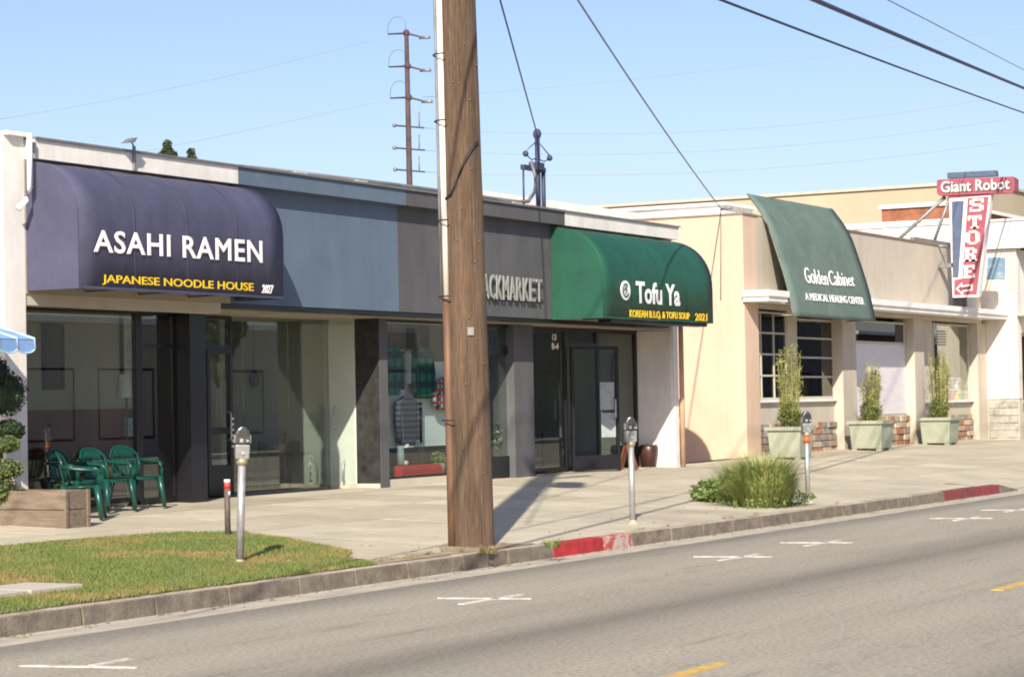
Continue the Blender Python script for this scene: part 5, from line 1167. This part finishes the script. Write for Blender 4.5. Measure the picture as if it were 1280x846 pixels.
w2 = thing('long_white_roof_wall','long white rooftop wall behind the cream side wall','building',(52,27,4))
q4 = FX(905,262,58); q5 = FX(704,270,58); MB().box(58,q4.y,4.5,60,q5.y+8,q4.z+.12).build('wall', m_white, w2); MB().box(57.9,q4.y-.1,q4.z+.122,60.1,q5.y+8,q4.z+.20).build('coping', m_whitetrim, w2)
# transmission pole
q = FX(514,240,115); Yp = FX(510,140,115).y; zt_ = FX(506,38,115).z
tw = thing('transmission_pole','tall rusty steel transmission pole with six crossarms in the distance','transmission pole',(115,Yp,0))
MB().tube([(115,q.y,0),(115,q.y+.1,14),(115,FX(508,40,115).y,zt_)], [.20,.18,.13], 10).build('mast', m_rustpole, tw)
arms = [(42,485,528,1),(83,486,529,1),(122,488,531,1),(158,493,530,0),(186,493,531,0),(213,494,531,0)]
for y_, a_, b_, big in arms:
    pa = FX(a_,y_+(1 if big else -1),115); pb2 = FX(b_,y_+(5 if big else 2),115); c_ = FX((508+ (y_-42)*.035),y_,115)
    if big:
        MB().tube([(115,pa.y,pa.z),(115,c_.y,c_.z),(115,pb2.y,pb2.z)], [.045,.07,.05], 6).build('crossarm', m_rustpole, tw)
        MB().tube([(115,pa.y,pa.z)]+[(115,(pa.y+c_.y)/2+(pa.y-c_.y)*.5*math.cos(math.pi*i/8),pa.z+.35+.62*math.sin(math.pi*i/8)) for i in range(8)]+[(115,c_.y+.05,c_.z+.25)], .02, 5).build('jumper_loop', m_pipe, tw)
        MB().ball(c_, .22, 8, 6).build('hub', m_rustpole, tw)
        MB().tube([(115,pb2.y+.2,pb2.z),(115,pb2.y-.5,pb2.z-.05)], .10, 6).build('insulator', m_pipe, tw)
    else:
        MB().tube([(115,pa.y,pa.z),(115,pb2.y,pb2.z)], .055, 6).build('crossarm', m_rustpole, tw)
        e_ = FX(524,y_,115); MB().tube([(115,e_.y,e_.z),(115,e_.y,e_.z+.85)], .04, 5).build('insulator', m_pipe, tw); MB().ball((115,pa.y,pa.z), .13, 6, 5).build('insulator', m_pipe, tw)
# wires
def wire(label, pts, r, M, plane='X', val=115, sag=0, cat='wire', group=None, name='overhead_wire', n_=14):
    P3 = [(FX(a, b, val) if plane == 'X' else FY(a, b, val)) if not isinstance(a, tuple) else Vector(a) for a, b in pts]
    out = []
    if len(P3) == 2: out = [P3[0].lerp(P3[1], i/n_)-Vector((0,0,sag*4*(i/n_)*(1-i/n_))) for i in range(n_+1)]
    else:
        A, B, D = P3
        for i in range(n_+1):
            u = i/n_*2
            out.append(A*((u-1)*(u-2)/2)+B*(u*(2-u))+D*(u*(u-1)/2))
    return tag(MB().tube(out, r, 5).build(name, M), label, cat, group)
G_ = 'distant power lines'
for pts, lb in ((((528,122),(900,87),(1300,30)),'distant power line, uppermost right of the wooden pole'),(((528,160),(900,163),(1300,112)),'distant power line from the fourth crossarm, right side'),(((528,188),(900,188),(1300,142)),'distant power line from the fifth crossarm, right side'),(((528,215),(900,214),(1300,171)),'distant power line from the lowest crossarm, right side'),
                (((486,44),(240,105),(-20,152)),'distant power line from the topmost crossarm, left side'),(((487,124),(300,165),(150,195)),'distant power line from the third crossarm, left side')):
    wire(lb, pts, .018, m_farw, 'X', 115, group=G_)
def ext(a, b): return a-(b-a)*.5, b+(b-a)*.45
def w3(label, a, b, sag, r, M): 
    out = [a.lerp(b, i/32)-Vector((0,0,sag*4*(i/32)*(1-i/32))) for i in range(33)]; return tag(MB().tube(out, r, 6).build('overhead_wire', M), label, 'wire')
for k, (y_, z_) in enumerate(((11.6,10.33),(12.1,10.33),(12.7,11.53),(11.2,11.53))):
    tag(MB().tube([(-30+10*i, by_-.25+(y_-12.1)*.6, z_+.25-.0009*((i*10)%50-25)**2*-1-.56) for i in range(17)], .016, 6).build('street_wire', m_blackw), 'overhead wire %s along the street over the kerb, above the frame' % ('lowest','second','third','highest')[k], 'wire')
mastp = Vector((xm, YM, zz(168)))
a = FY(614,-40,13.0); a = mastp+(a-mastp)*1.7; w3('service cable dropping to the mast on the shop roof', a, mastp, .0, .012, m_bluew)
a = FY(708,-40,13.0); b = FX(902,262,44.4); a = b+(a-b)*1.6; wB = w3('long service cable sagging to the corner of the cream building', a, b, .2, .014, m_pipe)
t = thing('cable_bracket','small bracket holding cables on the cream side wall top','bracket',(44.37,b.y,b.z)); MB().tube([(44.36,b.y,b.z),(44.36,b.y-.25,b.z+.02)], .03, 6).build('arm', m_pipe, t); MB().tube([(44.345,b.y,b.z),(44.345,b.y,b.z-.4),(44.345,b.y+.04,b.z-1.9)], .012, 6).build('cable', m_pipe, t)
w3('thick dark cable bundle crossing the upper right sky', *ext(FY(1010,-7,11), FX(1300,117,60)), .05, .034, m_bluew)
w3('thinner dark cable below the thick bundle in the upper right sky', *ext(FY(895,-10,11), FX(1300,145,60)), .1, .017, m_blackw)
w3('thin grey cable highest at the upper right corner', *ext(FY(1090,-10,13), FX(1300,98,70)), .0, .012, m_pipe)

# two treetops over the roof
def treetop(px_, py_, d, hw, label):
    p = FY(px_,py_,d); t = thing('conifer', label, 'tree', (p.x,p.y,0)); MB().tube([(p.x,p.y,0),(p.x,p.y,p.z)], [.25,.05], 8).build('trunk', mat('bark2',(.1,.07,.05),.9,.2), t)
    def fn():
        u = random.random()**.7; rr = hw*(.15+.85*min(1,u*1.7))*(1+.22*math.sin(u*24)); a = random.uniform(0,6.28); q = rr*random.random()**.5; return (p.x+q*math.cos(a), p.y+q*math.sin(a), p.z-u*2.4)
    leaves('foliage', 1900, fn, .14, mat('conifer_leaf',(.045,.065,.02),.8,.35,2), t, asp=.4)
treetop(209,175,80,.72,'taller dark conifer top over the white parapet')
treetop(239,186,80,.68,'shorter dark conifer top right of the taller one')

# ================================================================== the other side of the street (seen in the glass)
far_side = MB().box(-150,-10.5,-.05,420,-6.02,.15).build('opposite_sidewalk', m_gutter); tag(far_side, kind='structure')
for x0, x1, h_, M, lb in ((18,44,5.2,m_white,'white shop building across the street'),(46,80,4.6,m_cream2,'cream shop building across the street'),(82,130,6.0,mat('grey_block',(.16,.16,.16),.9,.06),'grey shop building across the street'),(132,220,5.5,mat('dark_brick_front',(.10,.06,.045),.9,.1),'long dark brick shop building far down across the street')):
    t = thing('opposite_building', lb, 'building', (x0,-10.6,.1)); MB().box(x0,-22,.1,x1,-10.6,h_).build('wall', M, t); MB().box(x0-.05,-22,h_,x1+.05,-10.5,h_+.2).build('coping', m_whitetrim, t)
    k = x0+1.5
    while k+3 < x1:
        f = frame_rect(MB(), k, k+3, .7, 3.1, -10.66, .08, .06).build('window', m_black, t); MB().box(k+.08,-10.63,.78,k+2.92,-10.61,3.02).build('pane', mat('dark_glass',(.03,.035,.04),.1), f); k += 4.2
def street_tree(x_, y_, h_, r_, label, n_=2600):
    t = thing('street_tree', label, 'tree', (x_,y_,.15)); mb = MB().tube([(x_,y_,.1),(x_+.1,y_,h_*.45),(x_,y_+.1,h_*.75)], [.2,.15,.06], 8)
    for k in range(6): a = k*1.05; mb.tube([(x_+.05,y_,h_*.45),(x_+r_*.7*math.cos(a),y_+r_*.7*math.sin(a),h_*.8)], [.08,.02], 6)
    mb.build('trunk', mat('bark2',(.1,.07,.05),.9,.2), t)
    cs = [(x_+random.uniform(-.6,.6)*r_, y_+random.uniform(-.6,.6)*r_, h_*.8+random.uniform(-.4,.5)*r_) for _ in range(8)]
    def fn(): c_ = random.choice(cs); return ell(c_,(r_*.5,r_*.5,r_*.38))()
    leaves('crown', n_, fn, .16, m_leafd, t, asp=.55)
for x_, r_, lb in ((30,1.8,'street tree across the road nearest the camera'),(64.4,1.25,'broad street tree across the road opposite the cream building'),(140,1.8,'street tree across the road far down the block'),(98,2.4,'farthest large street tree across the road')): street_tree(x_,-7.6,5.2,r_,lb)
